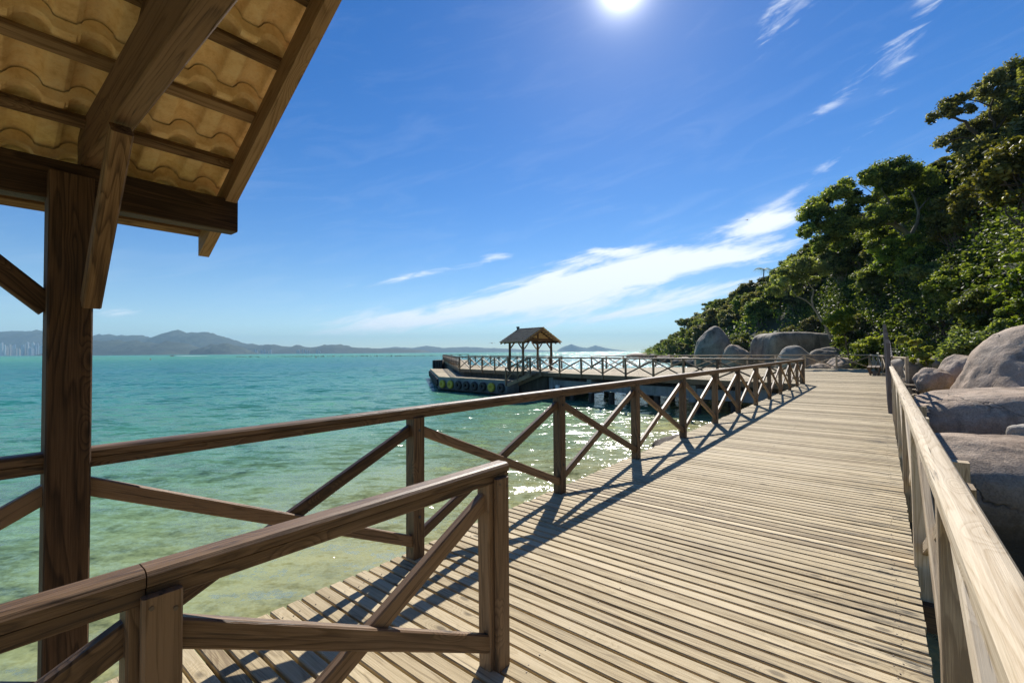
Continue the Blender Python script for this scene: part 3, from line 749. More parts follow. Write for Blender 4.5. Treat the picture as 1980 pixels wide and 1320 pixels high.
for k in range(8):
    c = A1 + ld*(1.2 + 2.5*k) + ln*.13; c.z = ZP-.5
    tyre('black rubber tyre hung along the seaward side of the landing stage', c, ln, 'rubber', 'black tyres on the seaward side of the landing stage')
dl = thing('mooring_block', 'tall dark fender block at the far left end of the pier', 'fender block', (-14.2, 80, 0))
m = MB(); solid(m, [(-13.7, 79), (-12.2, 79), (-12.2, 83), (-13.7, 83)], -2.4, .15); m.obj('block', 'dark_wall', dl)
for k in range(4):
    m = MB(); m.tube((-13.6+.45*k, 78.8, -1.2), (-13.6+.45*k, 78.8, .1), .2, 14); m.obj('rubber_fender', 'rubber', dl)
# stairs from pier to landing stage
sr = thing('pier_stairs', 'wooden stairs leading from the pier down to the landing stage', 'stairs', PW(18, -.7))
for k in range(5):
    s = 17.2 + .42*k
    onebar('tread', 'rail_wood', sr, PW(s, -1.0, -.10-.15*k), PW(s, -.06, -.10-.15*k), .36, .05)
for off in (-1.05, -.03): onebar('stringer', 'rail_wood', sr, PW(16.7, off, -.15), PW(19.4, off, -1.0), .06, .26)
railing('sloping railing beside the stairs down to the landing stage', [(PW(s, -1.05).x, PW(s, -1.05).y) for s in (16.8, 18.2, 19.6)], zs=[0, -.4, -.8], name='stair_railing')

# ------------------------------------------------------------------ boulders
def boulder(label, c, r, rz=0.0, seed=0, det=5, mt='granite', rough=.12, sq=2.0, tilt=(0, 0), group=None, name='boulder', freq=1.1):
    import bmesh
    bm = bmesh.new(); bmesh.ops.create_icosphere(bm, subdivisions=det, radius=1.0)
    rot = Matrix.Rotation(rz, 3, 'Z') @ Matrix.Rotation(tilt[0], 3, 'X') @ Matrix.Rotation(tilt[1], 3, 'Y')
    so_ = Vector((seed*3.7, seed*1.3, seed*7.1))
    for v in bm.verts:
        p = v.co.copy()
        k = (abs(p.x)**sq + abs(p.y)**sq + abs(p.z)**sq)**(-1/sq)
        p = p*k
        n1 = noise.noise(p*freq + so_); n2 = noise.fractal(p*3.1 + so_, 1.0, 2.0, 5)
        rd = noise.ridged_multi_fractal(p*1.3 + so_, 1.0, 2.0, 3, 1.0, 2.0)
        n3 = noise.fractal(p*9.0 + so_, .9, 2.0, 4)
        p = p*(1 + rough*1.5*n1 + rough*.30*n2 - rough*.16*(rd-1) + .006*n3)
        v.co = rot @ Vector((p.x*r[0], p.y*r[1], p.z*r[2]))
    me = bpy.data.meshes.new(name); bm.to_mesh(me); bm.free()
    me.polygons.foreach_set('use_smooth', [True]*len(me.polygons)); me.materials.append(MT[mt])
    o = bpy.data.objects.new(name, me); COL.objects.link(o); o.location = c
    return tag(o, label, 'boulder', group)
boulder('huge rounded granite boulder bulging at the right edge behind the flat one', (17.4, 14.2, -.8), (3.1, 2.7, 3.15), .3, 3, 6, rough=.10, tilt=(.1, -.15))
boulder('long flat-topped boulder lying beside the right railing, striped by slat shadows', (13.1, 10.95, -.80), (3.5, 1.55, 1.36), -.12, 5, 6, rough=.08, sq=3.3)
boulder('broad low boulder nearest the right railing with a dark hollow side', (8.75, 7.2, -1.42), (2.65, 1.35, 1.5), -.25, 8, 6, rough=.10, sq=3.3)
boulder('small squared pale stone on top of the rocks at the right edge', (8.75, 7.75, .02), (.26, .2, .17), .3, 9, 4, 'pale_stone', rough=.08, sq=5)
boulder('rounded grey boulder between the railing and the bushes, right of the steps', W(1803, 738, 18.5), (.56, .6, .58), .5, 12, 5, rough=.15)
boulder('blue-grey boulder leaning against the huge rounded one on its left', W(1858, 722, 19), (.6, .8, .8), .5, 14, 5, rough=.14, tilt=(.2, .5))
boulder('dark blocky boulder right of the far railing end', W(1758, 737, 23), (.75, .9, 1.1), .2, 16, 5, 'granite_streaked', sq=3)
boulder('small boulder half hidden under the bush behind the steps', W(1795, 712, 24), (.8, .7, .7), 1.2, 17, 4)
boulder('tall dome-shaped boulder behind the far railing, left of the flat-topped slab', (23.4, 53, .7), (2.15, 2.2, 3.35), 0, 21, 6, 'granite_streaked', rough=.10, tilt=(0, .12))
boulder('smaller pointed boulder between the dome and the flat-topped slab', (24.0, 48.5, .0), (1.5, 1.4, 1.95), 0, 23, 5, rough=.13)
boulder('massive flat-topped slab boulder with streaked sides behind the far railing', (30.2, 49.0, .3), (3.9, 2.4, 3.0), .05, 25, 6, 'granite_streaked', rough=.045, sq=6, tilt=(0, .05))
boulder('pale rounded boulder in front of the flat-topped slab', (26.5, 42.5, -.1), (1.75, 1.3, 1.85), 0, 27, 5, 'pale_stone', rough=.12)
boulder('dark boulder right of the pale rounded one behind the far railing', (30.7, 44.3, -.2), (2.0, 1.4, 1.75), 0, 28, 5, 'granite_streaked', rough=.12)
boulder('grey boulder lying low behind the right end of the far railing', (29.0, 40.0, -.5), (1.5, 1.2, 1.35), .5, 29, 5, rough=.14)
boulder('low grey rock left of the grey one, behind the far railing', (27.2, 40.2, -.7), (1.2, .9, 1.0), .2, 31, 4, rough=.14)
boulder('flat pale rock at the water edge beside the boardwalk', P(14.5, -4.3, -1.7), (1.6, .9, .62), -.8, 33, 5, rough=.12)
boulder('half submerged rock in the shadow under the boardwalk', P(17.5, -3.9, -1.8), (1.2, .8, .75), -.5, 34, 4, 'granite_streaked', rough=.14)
protos = []
for k in range(46):
    y = random.choice([random.uniform(62, 110), random.uniform(100, 258)])
    x = float(np.interp(y, SHY, SHX)) + random.uniform(-4.5, .5)*(1 if y > 40 else .4)
    s = random.uniform(.5, 1.6)*(.75 + y/420)
    g = 'boulders scattered along the foot of the wooded hill'
    if len(protos) < 6:
        o = boulder('grey boulder on the shoreline at the foot of the wooded hill', (x, y, -1.5), (s, s*.8, s*.7), random.uniform(0, 3), 40+k, 4, random.choice(['granite', 'granite_streaked']), group=g); protos.append(o)
    else:
        o = random.choice(protos).copy(); COL.objects.link(o); o.location = (x, y, -1.5+random.uniform(-.3, .4)); o.rotation_euler = (random.uniform(-.3, .3), random.uniform(-.3, .3), random.uniform(0, 6)); q = random.uniform(.6, 1.6); o.scale = (q, q, q)
boulder('long low rock spit at the tip of the headland', (69, 243, -1.6), (9, 4, 1.9), .3, 71, 5, sq=2.6)

# ------------------------------------------------------------------ trees
def leaf_cloud(cl, per, size, seed, flat=.75):
    """cl: (x,y,z,rx,ry,rz,tone) clusters -> diamond leaves through their volume"""
    g = np.random.default_rng(seed); cl = np.asarray(cl, dtype=float)
    vol = (cl[:, 3]*cl[:, 4]*cl[:, 5])**(2/3); n = np.maximum(8, (per*vol/vol.mean()).astype(int)); idx = np.repeat(np.arange(len(cl)), n); N = len(idx)
    d = g.normal(size=(N, 3)); d /= np.linalg.norm(d, axis=1)[:, None]
    rad = g.random(N)**.5*(1 + np.abs(g.normal(size=N))*.28)
    p = cl[idx, :3] + d*rad[:, None]*cl[idx, 3:6]
    a = g.normal(size=(N, 3)); a[:, 2] *= .7; a /= np.linalg.norm(a, axis=1)[:, None]
    nn = g.normal(size=(N, 3))*.8 + d*.6 + np.array([0, 0, flat]); b = np.cross(nn, a); b /= np.linalg.norm(b, axis=1)[:, None] + 1e-6
    s = size*(.6 + .8*g.random(N)); L = s[:, None]*a*.62; Wd_ = s[:, None]*b*.34
    V = np.empty((N, 4, 3)); V[:, 0] = p-L; V[:, 1] = p+Wd_; V[:, 2] = p+L; V[:, 3] = p-Wd_
    F = np.arange(N*4).reshape(N, 4)
    tone = np.clip(cl[idx, 6] + g.normal(size=N)*.24, 0, 1)
    return V.reshape(-1, 3), F, np.repeat(tone, 4)
def tubes(paths, n=7):
    V = []; F = []
    for pts, r0, r1 in paths:
        pts = [Vector(p) for p in pts]; base = len(V); m_ = len(pts)
        for i, p in enumerate(pts):
            ax = (pts[min(i+1, m_-1)] - pts[max(i-1, 0)]).normalized(); sd = ax.cross(Vector((.3, 1, .1))).normalized(); up = sd.cross(ax)
            r = r0 + (r1-r0)*i/(m_-1)
            for k in range(n):
                a = 2*math.pi*k/n; V.append(p + (sd*math.cos(a) + up*math.sin(a))*r)
        for i in range(m_-1):
            for k in range(n): F.append((base+i*n+k, base+i*n+(k+1) % n, base+(i+1)*n+(k+1) % n, base+(i+1)*n+k))
    return V, F
def wob(a, b, n, amp, rg):
    a = Vector(a); b = Vector(b); L = (b-a).length
    return [a.lerp(b, i/n) + (Vector((rg.uniform(-1, 1), rg.uniform(-1, 1), rg.uniform(-.5, .5)))*amp*L if 0 < i < n else Vector((0, 0, 0))) for i in range(n+1)]
def gen_tree(seed, H, kind, per=70, size=.2, ncl=34):
    rg = random.Random(seed); cl = []
    if kind == 'dome': cx, cz, rr, rz, th = 0, H*.62, H*.40, H*.36, .35
    elif kind == 'umbrella': cx, cz, rr, rz, th = 0, H*.80, H*.55, H*.17, .2
    elif kind == 'tall': cx, cz, rr, rz, th = 0, H*.64, H*.27, H*.36, .35
    else: cx, cz, rr, rz, th = 0, H*.48, H*.62, H*.48, .1
    for i in range(ncl):
        while True:
            p = Vector((rg.uniform(-1, 1), rg.uniform(-1, 1), rg.uniform(-1, 1)))
            if .35 < p.length < 1: break
        if kind != 'bush' and p.z < -.55: p.z *= .5
        s = rg.uniform(.10, .22)*(H*.34 if kind != 'umbrella' else H*.36)
        cl.append((p.x*rr, p.y*rr, cz + p.z*rz, s*rg.uniform(.9, 1.5), s*rg.uniform(.9, 1.5), s*rg.uniform(.6, 1.1) if kind != 'umbrella' else s*.6, rg.uniform(.15, .95)))
    paths = []
    top = Vector((rg.uniform(-.1, .1)*H, rg.uniform(-.1, .1)*H, H*.55)); trunk = wob((0, 0, -.8), top, 6, .04, rg); paths.append((trunk, H*.026+.03, H*.013))
    for c in rg.sample(cl, min(len(cl), 16)):
        j = rg.randint(2, 6); s = trunk[j]; paths.append((wob(s, c[:3], 4, .09, rg), H*.010+.01, .015))
    return leaf_cloud(cl, per, size, seed), tubes(paths)
def place_proto(name, label, cat, data, leafmat, bark, group):
    (V, F, T), (tv, tf) = data
    r = thing(name, label, cat, (0, 0, 0), group)
    mesh_obj('crown', V, F, leafmat, r, False, False, {'tone': ('FLOAT', T)})
    if tv: mesh_obj('trunk', tv, tf, bark, r, False, True)
    return r
def dup(r):
    o = r.copy(); COL.objects.link(o)
    for ch in list(r.children):
        c = ch.copy(); COL.objects.link(c); c.parent = o
    return o
G_ = 'trees covering the wooded hill'
specs = [('broadleaf_tree', 'dense dark green broadleaf tree on the wooded hill', 'dome', 8.0, 'leaf_dark', 'bark', 250, .23, 92),
         ('broadleaf_tree', 'mid green broadleaf tree on the wooded hill', 'dome', 7.5, 'leaf_mid', 'bark', 240, .23, 86),
         ('flat_crowned_tree', 'flat-crowned dark green tree on the wooded hill', 'umbrella', 9.0, 'leaf_dark', 'bark_pale', 260, .23, 80),
         ('slender_tree', 'slender olive green tree on the wooded hill', 'tall', 8.5, 'leaf_olive', 'bark_pale', 230, .23, 76),
         ('broadleaf_tree', 'loose olive green broadleaf tree on the wooded hill', 'dome', 7.0, 'leaf_olive', 'bark', 200, .23, 76),
         ('yellow_green_tree', 'yellow-green tree catching the sun on the wooded hill', 'dome', 7.0, 'leaf_yellow', 'bark', 190, .24, 70)]
near_p = []
for i, (nm, lb, kd, H, lm, bk, per, sz, ncl) in enumerate(specs):
    near_p.append(place_proto(nm, lb, 'tree', gen_tree(100+i, H, kd, per, sz, ncl), lm, bk, G_ + ': ' + lb.split(' on ')[0].split(' catching')[0]))
far_p = []
for i, (nm, lb, kd, H, lm, bk, per, sz, ncl) in enumerate(specs[:5]):
    lb2 = lb.replace('on the wooded hill', 'on the distant slope of the headland')
    far_p.append(place_proto(nm, lb2, 'tree', gen_tree(200+i, H, kd, 95, .36, 46), lm, bk, 'trees on the headland slope: ' + lb.split(' on ')[0]))
shr = place_proto('green_bush', 'green bush growing at the foot of the wooded hill', 'bush', gen_tree(301, 2.6, 'bush', 300, .13, 22), 'leaf_mid', 'bark', 'bushes at the foot of the wooded hill')
shl = place_proto('lime_bush', 'bright lime green bush at the foot of the wooded hill', 'bush', gen_tree(302, 2.4, 'bush', 260, .13, 20), 'leaf_lime', 'bark', 'lime green bushes at the foot of the wooded hill')
used = set()
def put(pr, x, y, z, s, rz=None, sz=None):
    if id(pr) in used: o = dup(pr)
    else: used.add(id(pr)); o = pr
    o.location = (x, y, z); o.rotation_euler = (random.uniform(-.06, .06), random.uniform(-.06, .06), random.uniform(0, 6.28) if rz is None else rz)
    o.scale = (s, s, s*(sz or random.uniform(.9, 1.1))); return o
def rows():
    rnd = random.Random(5); out = []
    y = 16.0
    while y < 256:
        sp_ = 3.6 + y*.014
        off = 1.2
        while off < 26:
            x = float(np.interp(y, SHY, SHX)) + off + rnd.uniform(-1, 1); yy = y + rnd.uniform(-1.2, 1.2)
            ok = x/yy < 1.32 and off < 12 + y*.08 + (6 if y < 80 else 0)
            if ok: out.append((x, yy, off))
            off += sp_*rnd.uniform(.85, 1.2)
        y += sp_
    return out
cand = rows(); random.Random(3).shuffle(cand); cand = sorted(cand[:290], key=lambda c: c[1])
n_tree = 0
SKX = [1240, 1290, 1340, 1390, 1440, 1470, 1510, 1560, 1600, 1650, 1700, 1760, 1800, 1850, 1900, 1940, 1980, 2400]
SKY_ = [684, 655, 610, 575, 548, 520, 495, 462, 385, 350, 328, 318, 300, 262, 232, 205, 170, -200]
HT = {}
for x, y, off in cand:
    z = float(ground(x, y)) - .2
    if y > 105:
        pr = random.choices(far_p, [5, 4, 2, 2, 4])[0]; s = random.uniform(.55, .95)
    else:
        pr = random.choices(near_p, [5, 5.5, 1.2, 2.5, 3.5, 1.0])[0]; s = random.uniform(.62, 1.0)
        if off < 4: s *= .62
    if 62 > y > 36 and off > 16: s *= .8
    px = 990 + 880*x/y; H0 = max(v.co.z for v in pr.children[0].data.vertices) if id(pr) not in HT else HT[id(pr)]; HT[id(pr)] = H0
    zmax = 1.5 + (674 - float(np.interp(px, SKX, SKY_)) + 6)*y/880          # canopy height seen along the ridge
    if z + H0*s > zmax: s = (zmax - z)/H0
    if s < .36: continue
    put(pr, x, y, z, s, sz=1.0); n_tree += 1
for k in range(46):
    y = random.uniform(17, 60) if k < 38 else random.uniform(60, 120); x = float(np.interp(y, SHY, SHX)) + random.uniform(-.6, 2.8)
    if x/y > 1.3: continue
    put(shr if random.random() < .7 else shl, x, y, float(ground(x, y)), random.uniform(.6, 1.25))
# undergrowth filling between the trunks
def undergrowth(name, ya, yb, nc, size, per):
    cl = []
    g = random.Random(17)
    while len(cl) < nc:
        y = ya + (yb-ya)*g.random(); off = g.uniform(.3, 26); x = float(np.interp(y, SHY, SHX)) + off
        if x/y > 1.3: continue
        s = g.uniform(.7, 1.5)*(1+y/150); cl.append((x, y, float(ground(x, y)) + s*.4, s, s, s*.7, g.uniform(.1, .6)))
    V, F, T = leaf_cloud(cl, per, size, 77)
    tag(mesh_obj(name, V, F, 'leaf_dark' if ya < 20 else 'leaf_mid', attrs={'tone': ('FLOAT', T)}), 'green undergrowth between the trees of the hillside, ' + ('near the boardwalk' if ya < 20 else 'on the far slope'), 'undergrowth', kind='stuff')
undergrowth('undergrowth', 15, 62, 1500, .17, 190)
undergrowth('undergrowth', 62, 258, 1700, .42, 60)
# individual trees that stand out in the photograph; clusters as (px, py, radius px) at a distance
def hero(name, label, Y, clusters, limbs, leafmat, bark, per, size, seed, cat='tree', dy=1.5, flat=.8, tmin=.2, tmax=.8):
    g = random.Random(seed); cl = []; k = Y/880
    for px, py, r in clusters:
        c = W(px, py, Y + g.uniform(-dy, dy)); n = 5
        for j in range(n):
            q = r*k; cl.append((c.x + g.uniform(-.7, .7)*q, c.y + g.uniform(-1, 1)*q, c.z + g.uniform(-.5, .5)*q*flat, q*.5*g.uniform(.8, 1.3), q*.55, q*.45*g.uniform(.6, 1)*flat*1.4, g.uniform(tmin, tmax)))
    V, F, T = leaf_cloud(cl, per, size, seed)
    paths = []
    for pl, r0, r1 in limbs:
        pts = [W(px, py, Y) for px, py in pl]; fin = []
        for a, b in zip(pts, pts[1:]): fin += wob(a, b, 3, .05, g)[:-1]
        fin.append(pts[-1]); paths.append((fin, r0, r1))
    base = W(*limbs[0][0][0], Y); root = thing(name, label, cat, base)
    mesh_obj('crown', V, F, leafmat, root, True, False, {'tone': ('FLOAT', T)})
    tv, tf = tubes(paths, 9); mesh_obj('trunk', tv, tf, bark, root, True, True)
    return root
hero('umbrella_tree', 'large umbrella-shaped tree with a forked grey trunk on the skyline of the hill', 42,
     [(1578, 412, 24), (1592, 392, 26), (1612, 368, 26), (1640, 356, 20), (1652, 372, 16), (1600, 430, 26), (1575, 438, 18), (1628, 402, 20), (1690, 338, 22), (1715, 326, 26), (1740, 322, 26), (1765, 330, 26), (1790, 345, 24),
      (1740, 352, 24), (1770, 372, 28), (1800, 372, 26), (1640, 440, 24), (1680, 432, 22), (1720, 410, 24), (1810, 400, 22), (1600, 460, 20), (1655, 410, 16), (1560, 452, 12), (1700, 450, 18), (1750, 415, 18), (1620, 450, 16), (1585, 480, 16), (1640, 470, 18), (1680, 470, 16), (1725, 460, 14), (1820, 430, 18), (1830, 380, 18), (1665, 388, 14), (1700, 380, 14), (1760, 395, 14)],
     [([(1782, 520), (1784, 480), (1765, 455), (1740, 435), (1700, 425), (1640, 410), (1600, 400)], .30, .05), ([(1765, 455), (1780, 430), (1783, 405), (1770, 370), (1745, 335)], .17, .04), ([(1740, 435), (1728, 395), (1712, 360), (1700, 340)], .12, .03),
      ([(1700, 425), (1660, 435), (1610, 445), (1570, 450)], .10, .03), ([(1728, 395), (1680, 375), (1650, 365)], .07, .02), ([(1712, 375), (1690, 368), (1670, 355)], .05, .02), ([(1783, 405), (1800, 385), (1812, 372)], .08, .03)],
     'leaf_mid', 'bark_pale', 420, .20, 501)
hero('spreading_tree', 'open-branched tree reaching left over the skyline at the top right of the hill', 30,
     [(1818, 222, 13), (1838, 205, 16), (1860, 190, 18), (1878, 182, 16), (1850, 215, 14), (1880, 205, 13), (1905, 172, 17), (1925, 155, 18), (1948, 140, 18), (1975, 125, 20), (1930, 178, 14), (1960, 165, 18), (1985, 150, 20), (2000, 130, 24),
      (1850, 262, 18), (1870, 250, 18), (1835, 272, 12), (1900, 240, 26), (1940, 225, 28), (1975, 205, 30), (1890, 275, 24), (1930, 265, 28), (1980, 250, 32)],
     [([(1960, 420), (1945, 370), (1925, 310), (1905, 265), (1880, 230), (1850, 222), (1825, 220)], .20, .03), ([(1925, 310), (1935, 250), (1930, 200), (1945, 160)], .12, .03), ([(1905, 265), (1870, 262), (1840, 270)], .06, .02), ([(1930, 200), (1905, 190), (1880, 185)], .05, .02), ([(1935, 250), (1970, 200), (1985, 150)], .09, .03)],
     'leaf_olive', 'bark', 230, .15, 502, dy=1.0)
hero('leaning_tree', 'small tree with a pale crooked leaning trunk above the flat-topped slab boulder', 42,
     [(1540, 512, 20), (1562, 508, 20), (1585, 518, 18), (1522, 530, 18), (1550, 535, 18), (1578, 540, 14), (1510, 548, 15), (1535, 560, 13), (1500, 565, 14)],
     [([(1606, 655), (1598, 632), (1585, 612), (1573, 592), (1572, 575), (1576, 560), (1565, 545), (1555, 528)], .13, .03), ([(1573, 592), (1560, 580), (1545, 574), (1535, 562)], .07, .02)],
     'leaf_mid', 'bark_pale', 420, .17, 503, tmin=.4, tmax=.95)
hero('lime_tree', 'bright lime green sunlit foliage just right of the leaning pale trunk', 37,
     [(1612, 622, 12), (1622, 612, 12), (1635, 600, 13), (1640, 618, 12), (1618, 640, 11), (1630, 632, 10), (1606, 628, 7), (1625, 657, 9)],
     [([(1640, 690), (1636, 660), (1628, 625)], .06, .02)], 'leaf_lime', 'bark', 300, .15, 504, cat='bush', tmin=.5, tmax=1.0)
hero('leafy_tree', 'light green leafy branch hanging at the right edge above the huge boulder', 20,
     [(1975, 500, 14), (1985, 520, 16), (1968, 540, 15), (1985, 560, 18), (1960, 555, 10), (1975, 590, 16), (1990, 620, 16), (1930, 572, 7), (1915, 580, 6)],
     [([(2040, 700), (2010, 640), (1985, 580), (1975, 520)], .08, .02), ([(1985, 580), (1950, 560), (1925, 576)], .02, .01)], 'leaf_lime', 'bark', 220, .13, 505, dy=.4, tmin=.3, tmax=.9)
hero('lime_vine', 'yellow-green vine of sunlit leaves trailing down beside the boulders right of the screen', 22,
     [(1768, 660, 7), (1772, 675, 7), (1782, 688, 8), (1790, 700, 7), (1765, 697, 5), (1745, 655, 6), (1738, 660, 5), (1793, 672, 5)],
     [([(1795, 715), (1785, 690), (1770, 660)], .03, .01)], 'leaf_lime', 'bark', 160, .13, 506, cat='vine', dy=.3, tmin=.6, tmax=1.0)
hero('silvery_tree', 'silvery grey-green foliage patch high on the right of the hill', 33,
     [(1905, 422, 16), (1925, 412, 18), (1890, 432, 12), (1940, 430, 14), (1910, 445, 12)],
     [([(1930, 500), (1922, 455), (1915, 425)], .10, .03)], 'leaf_olive', 'bark_pale', 420, .13, 507, tmin=.8, tmax=1.0)
for (px, py, Y, s) in ((1480, 520, 95, 1.0), (1420, 566, 120, .8)):
    c = W(px, py, Y); g = random.Random(px); V = []; F = []
    for k in range(15):
        a = 2*math.pi*k/15 + g.uniform(-.2, .2); el = g.uniform(.1, .9); L = 2.6*s; prev = None
        for i in range(14):
            u_ = i/13; r_ = L*u_*math.cos(el*.6); p = c + Vector((math.cos(a)*r_, math.sin(a)*r_, L*(u_*math.sin(el) - .95*u_*u_)))
            t_ = Vector((-math.sin(a), math.cos(a), 0)); dn = Vector((math.cos(a)*.2, math.sin(a)*.2, -.5))
            for sg in (-1, 1):
                n0 = len(V); ll = .62*s*math.sin(math.pi*min(1, u_*.9+.1))
                V += [p, p + (t_*sg + dn)*ll + Vector((0, 0, .03)), p + Vector((math.cos(a)*.1, math.sin(a)*.1, -.02))]; F.append((n0, n0+1, n0+2))
    root = thing('palm_tree', 'palm tree with drooping fronds breaking the skyline of the hill' if px == 1480 else 'smaller distant palm tree on the skyline left of the larger palm', 'palm tree', c - Vector((0, 0, 6)))
    mesh_obj('crown', V, F, 'leaf_dark', root, attrs={'tone': ('FLOAT', [.3]*len(V))})
    tv, tf = tubes([([c-Vector((0, 0, 6)), c-Vector((.2, 0, 3)), c], .14, .09)], 8); mesh_obj('trunk', tv, tf, 'bark', root, True, True)

# ------------------------------------------------------------------ town, boat, floats, birds
def tower(px, w, h, mt, Y, label, group, proto=[]):
    x = (px-990)/880*Y; z = WATER + 2
    o = thing('apartment_tower', label, 'tower block', (x, Y, z), group)
    d = w*random.uniform(.7, 1.0)
    m = MB(); m.bar((0, 0, 0), (0, 0, h), w, d, up=(0, 1, 0), ch=w*.12); m.obj('walls', mt, o, False)
    m = MB()
    for k in range(int(h/9)): m.bar((0, 0, 6+9*k), (0, 0, 7+9*k), w*.7, d+3, up=(0, 1, 0), ch=.2)
    m.obj('balconies', 'white_paint', o, False)
    m = MB(); m.bar((0, 0, h), (0, 0, h+7), w*.4, d*.4, up=(0, 1, 0), ch=.5); m.obj('roof_house', mt, o, False)
for px, w, tp_ in [(3, 4, 662), (9, 3, 666), (14, 4, 669), (19, 3, 665), (25, 4, 667), (31, 5, 673), (37, 4, 674), (44, 4, 667), (49, 3, 664), (53, 4, 661.5), (60, 6, 673), (64, 4, 662), (69, 3, 668), (73, 3.2, 663), (79, 4, 668), (84, 5, 666), (-6, 5, 668), (28, 3, 665), (57, 3, 670)]:
    tower(px, w*4500/880, (686.5-tp_)*4500/880, random.choice(['tower_white', 'tower_white', 'tower_sand', 'tower_grey', 'tower_blue']), 4500 + random.uniform(-60, 60), 'pale high-rise tower block in the seaside town at the far left', 'tower blocks of the seaside town at the far left')
for i in range(26):
    px = random.choice([random.uniform(490, 524), random.uniform(574, 625)])
    tower(px, 2.2*4700/880, random.uniform(4, 9)*4700/880, 'tower_grey', 4700 + random.uniform(-30, 30), 'hazy distant tower block below the hills behind the mussel floats', 'hazy distant tower blocks below the low hills')
bo = thing('speedboat', 'small red and white speedboat trailing a white wake far out', 'boat', W(333, 686.2, 820))
bo.location.z = WATER
V = []; 
for x, w_, zt in ((-3.2, .2, 1.25), (-2.2, .8, 1.05), (0, 1.1, .85), (3, 1.0, .8)):
    V += [(x, -w_, zt), (x, w_, zt), (x, w_*.6, -.2), (x, -w_*.6, -.2)]
F = [(4*i+j, 4*i+(j+1) % 4, 4*i+4+(j+1) % 4, 4*i+4+j) for i in range(3) for j in range(4)] + [(0, 1, 2, 3), (15, 14, 13, 12)]
mesh_obj('hull', V, F, 'red_paint', bo, False)
m = MB(); m.bar((-.9, 0, .8), (.9, 0, .8), 1.5, .9, ch=.2); m.obj('cabin', 'white_paint', bo, False)
m = MB(); m.bar((.4, 0, 1.1), (.4, 0, 2.3), .7, .7, ch=.2); m.bar((2.6, 0, .5), (2.6, 0, 1.5), .4, .5, ch=.1); m.obj('console', 'dark_box', bo, False)
V = []; 
for i in range(22):
    u_ = i/21; V += [(3 + u_*62, -.7-2.0*u_ + random.uniform(-.4, .4), .02 + .35*(1-u_)), (3 + u_*62, .7+2.0*u_ + random.uniform(-.4, .4), .02 + .35*(1-u_)), (3 + u_*62, 0, .12 + .7*(1-u_))]
F = []
for i in range(21): F += [(3*i, 3*i+3, 3*i+5, 3*i+2), (3*i+2, 3*i+5, 3*i+4, 3*i+1)]
mesh_obj('wake', V, F, 'foam', bo, False)
def buoy(px, Y, r, label):
    x = (px-990)/880*Y
    o = thing('marker_buoy', label, 'buoy', (x, Y, WATER))
    m = MB(); m.tube((0, 0, -.2), (0, 0, r*1.1), r, 12); m.tube((0, 0, r*1.1), (0, 0, r*2.2), r*.45, 10); m.obj('float', 'orange_paint', o, False)
    m = MB(); m.tube((0, 0, r*2.2), (0, 0, r*2.8), r*.15, 8); m.obj('top_mark', 'dark_box', o, False)
buoy(291, 290, .35, 'orange marker buoy floating on the left, beyond the gazebo post'); buoy(611, 330, .35, 'orange marker buoy floating in front of the mussel floats')
fl0 = None
for i in range(190):
    r_ = i % 3; u_ = random.random()
    px = 458 + 400*u_; Y = 470 - 70*u_ + r_*38 + random.uniform(-10, 10)
    if fl0 is None:
        V = []; n = 12
        for k in range(n+1):
            a = math.pi*k/n
            for j in range(10): b = 2*math.pi*j/10; V.append((-.55*math.cos(a), .32*math.sin(a)**.7*math.cos(b), .1+.32*math.sin(a)**.7*math.sin(b)))
        F = [(k*10+j, k*10+(j+1) % 10, (k+1)*10+(j+1) % 10, (k+1)*10+j) for k in range(n) for j in range(10)]
        o = mesh_obj('mussel_float', V, F, 'rubber', smooth=True); tag(o, 'small dark float in the rows of mussel lines across the bay', 'float', 'dark floats of the mussel lines'); fl0 = o
    else: o = fl0.copy(); COL.objects.link(o)
    o.location = ((px-990)/880*Y, Y, WATER); o.rotation_euler = (0, 0, random.uniform(0, 3)); s = random.uniform(.8, 1.5); o.scale = (s, s, s)
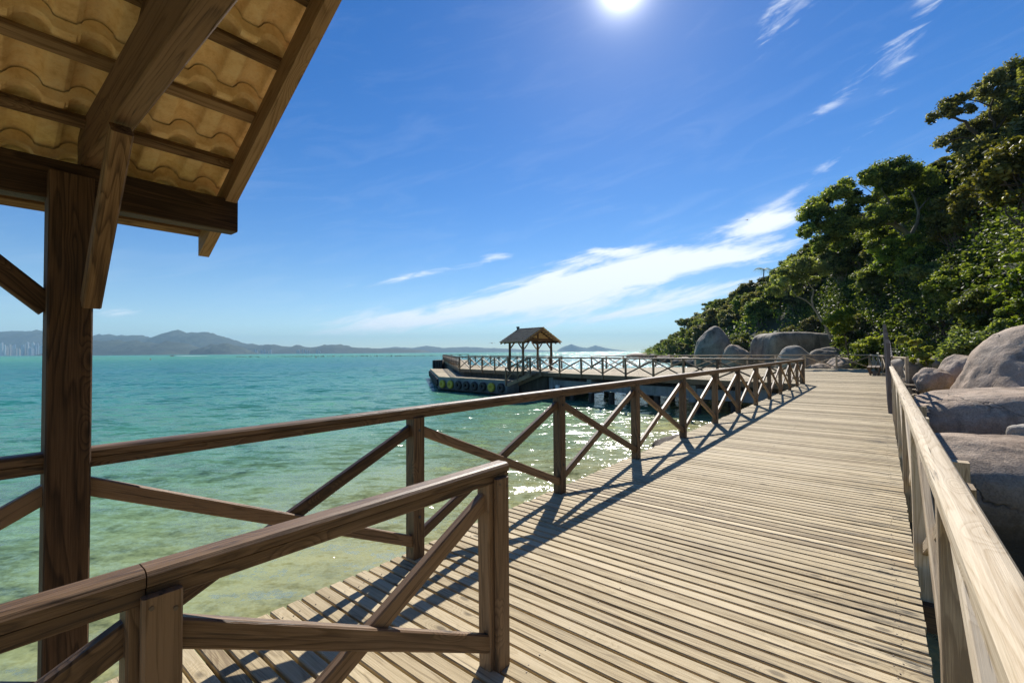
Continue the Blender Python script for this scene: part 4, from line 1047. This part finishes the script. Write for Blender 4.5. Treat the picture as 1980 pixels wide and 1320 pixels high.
def bird(loc, span, label, roll=.3, rz=.4):
    o = thing('seabird', label, 'bird', loc, None, rz); s = span/2
    vs = []; prof = [(-.45, .01), (-.38, .05), (-.2, .09), (0, .1), (.2, .08), (.4, .03), (.6, .02)]
    for x, r in prof:
        for k in range(8): a = 2*math.pi*k/8; vs.append((x*s, r*s*math.cos(a), r*s*math.sin(a)))
    F = [(i*8+k, i*8+(k+1) % 8, i*8+8+(k+1) % 8, i*8+8+k) for i in range(6) for k in range(8)]
    mesh_obj('body', vs, F, 'feather', o, False, True)
    for sg in (-1, 1):
        V = [(-.12*s, sg*.06*s, .02), (.15*s, sg*.06*s, .02), (-.18*s, sg*.5*s, .2*s), (.08*s, sg*.5*s, .2*s), (.05*s, sg*s, .1*s), (.12*s, sg*.95*s, .09*s)]
        V = V + [(v[0], v[1], v[2]+.015*s) for v in V]
        mesh_obj('wing', V, [(0, 1, 3, 2), (2, 3, 5, 4), (6, 8, 9, 7), (8, 10, 11, 9), (0, 2, 8, 6), (2, 4, 10, 8), (1, 7, 9, 3), (3, 9, 11, 5), (4, 5, 11, 10)], 'feather', o, False)
bird(W(1449, 424, 70), .9, 'dark seabird gliding in front of the small cloud above the hill')
bird(W(951.5, 663.5, 36), .55, 'tiny bird flying just left of the far pavilion roof', rz=2.0)

# ------------------------------------------------------------------ haze over the bay
nt, o = mat('haze_air')
pv = nt.new('ShaderNodeVolumePrincipled', inp={'Color': (.44, .76, 1.0, 1), 'Density': 8.5e-5, 'Anisotropy': .0})
nt.l.new(pv.outputs[0], o.inputs['Volume'])
x0, x1, y0, y1, z0, z1 = -14500, 14500, -400, 14500, -20, 520
hz = mesh_obj('haze', [(x0, y0, z0), (x1, y0, z0), (x1, y1, z0), (x0, y1, z0), (x0, y0, z1), (x1, y0, z1), (x1, y1, z1), (x0, y1, z1)],
              [(0, 3, 2, 1), (4, 5, 6, 7), (0, 1, 5, 4), (1, 2, 6, 5), (2, 3, 7, 6), (3, 0, 4, 7)], 'haze_air')
tag(hz, kind='stuff')
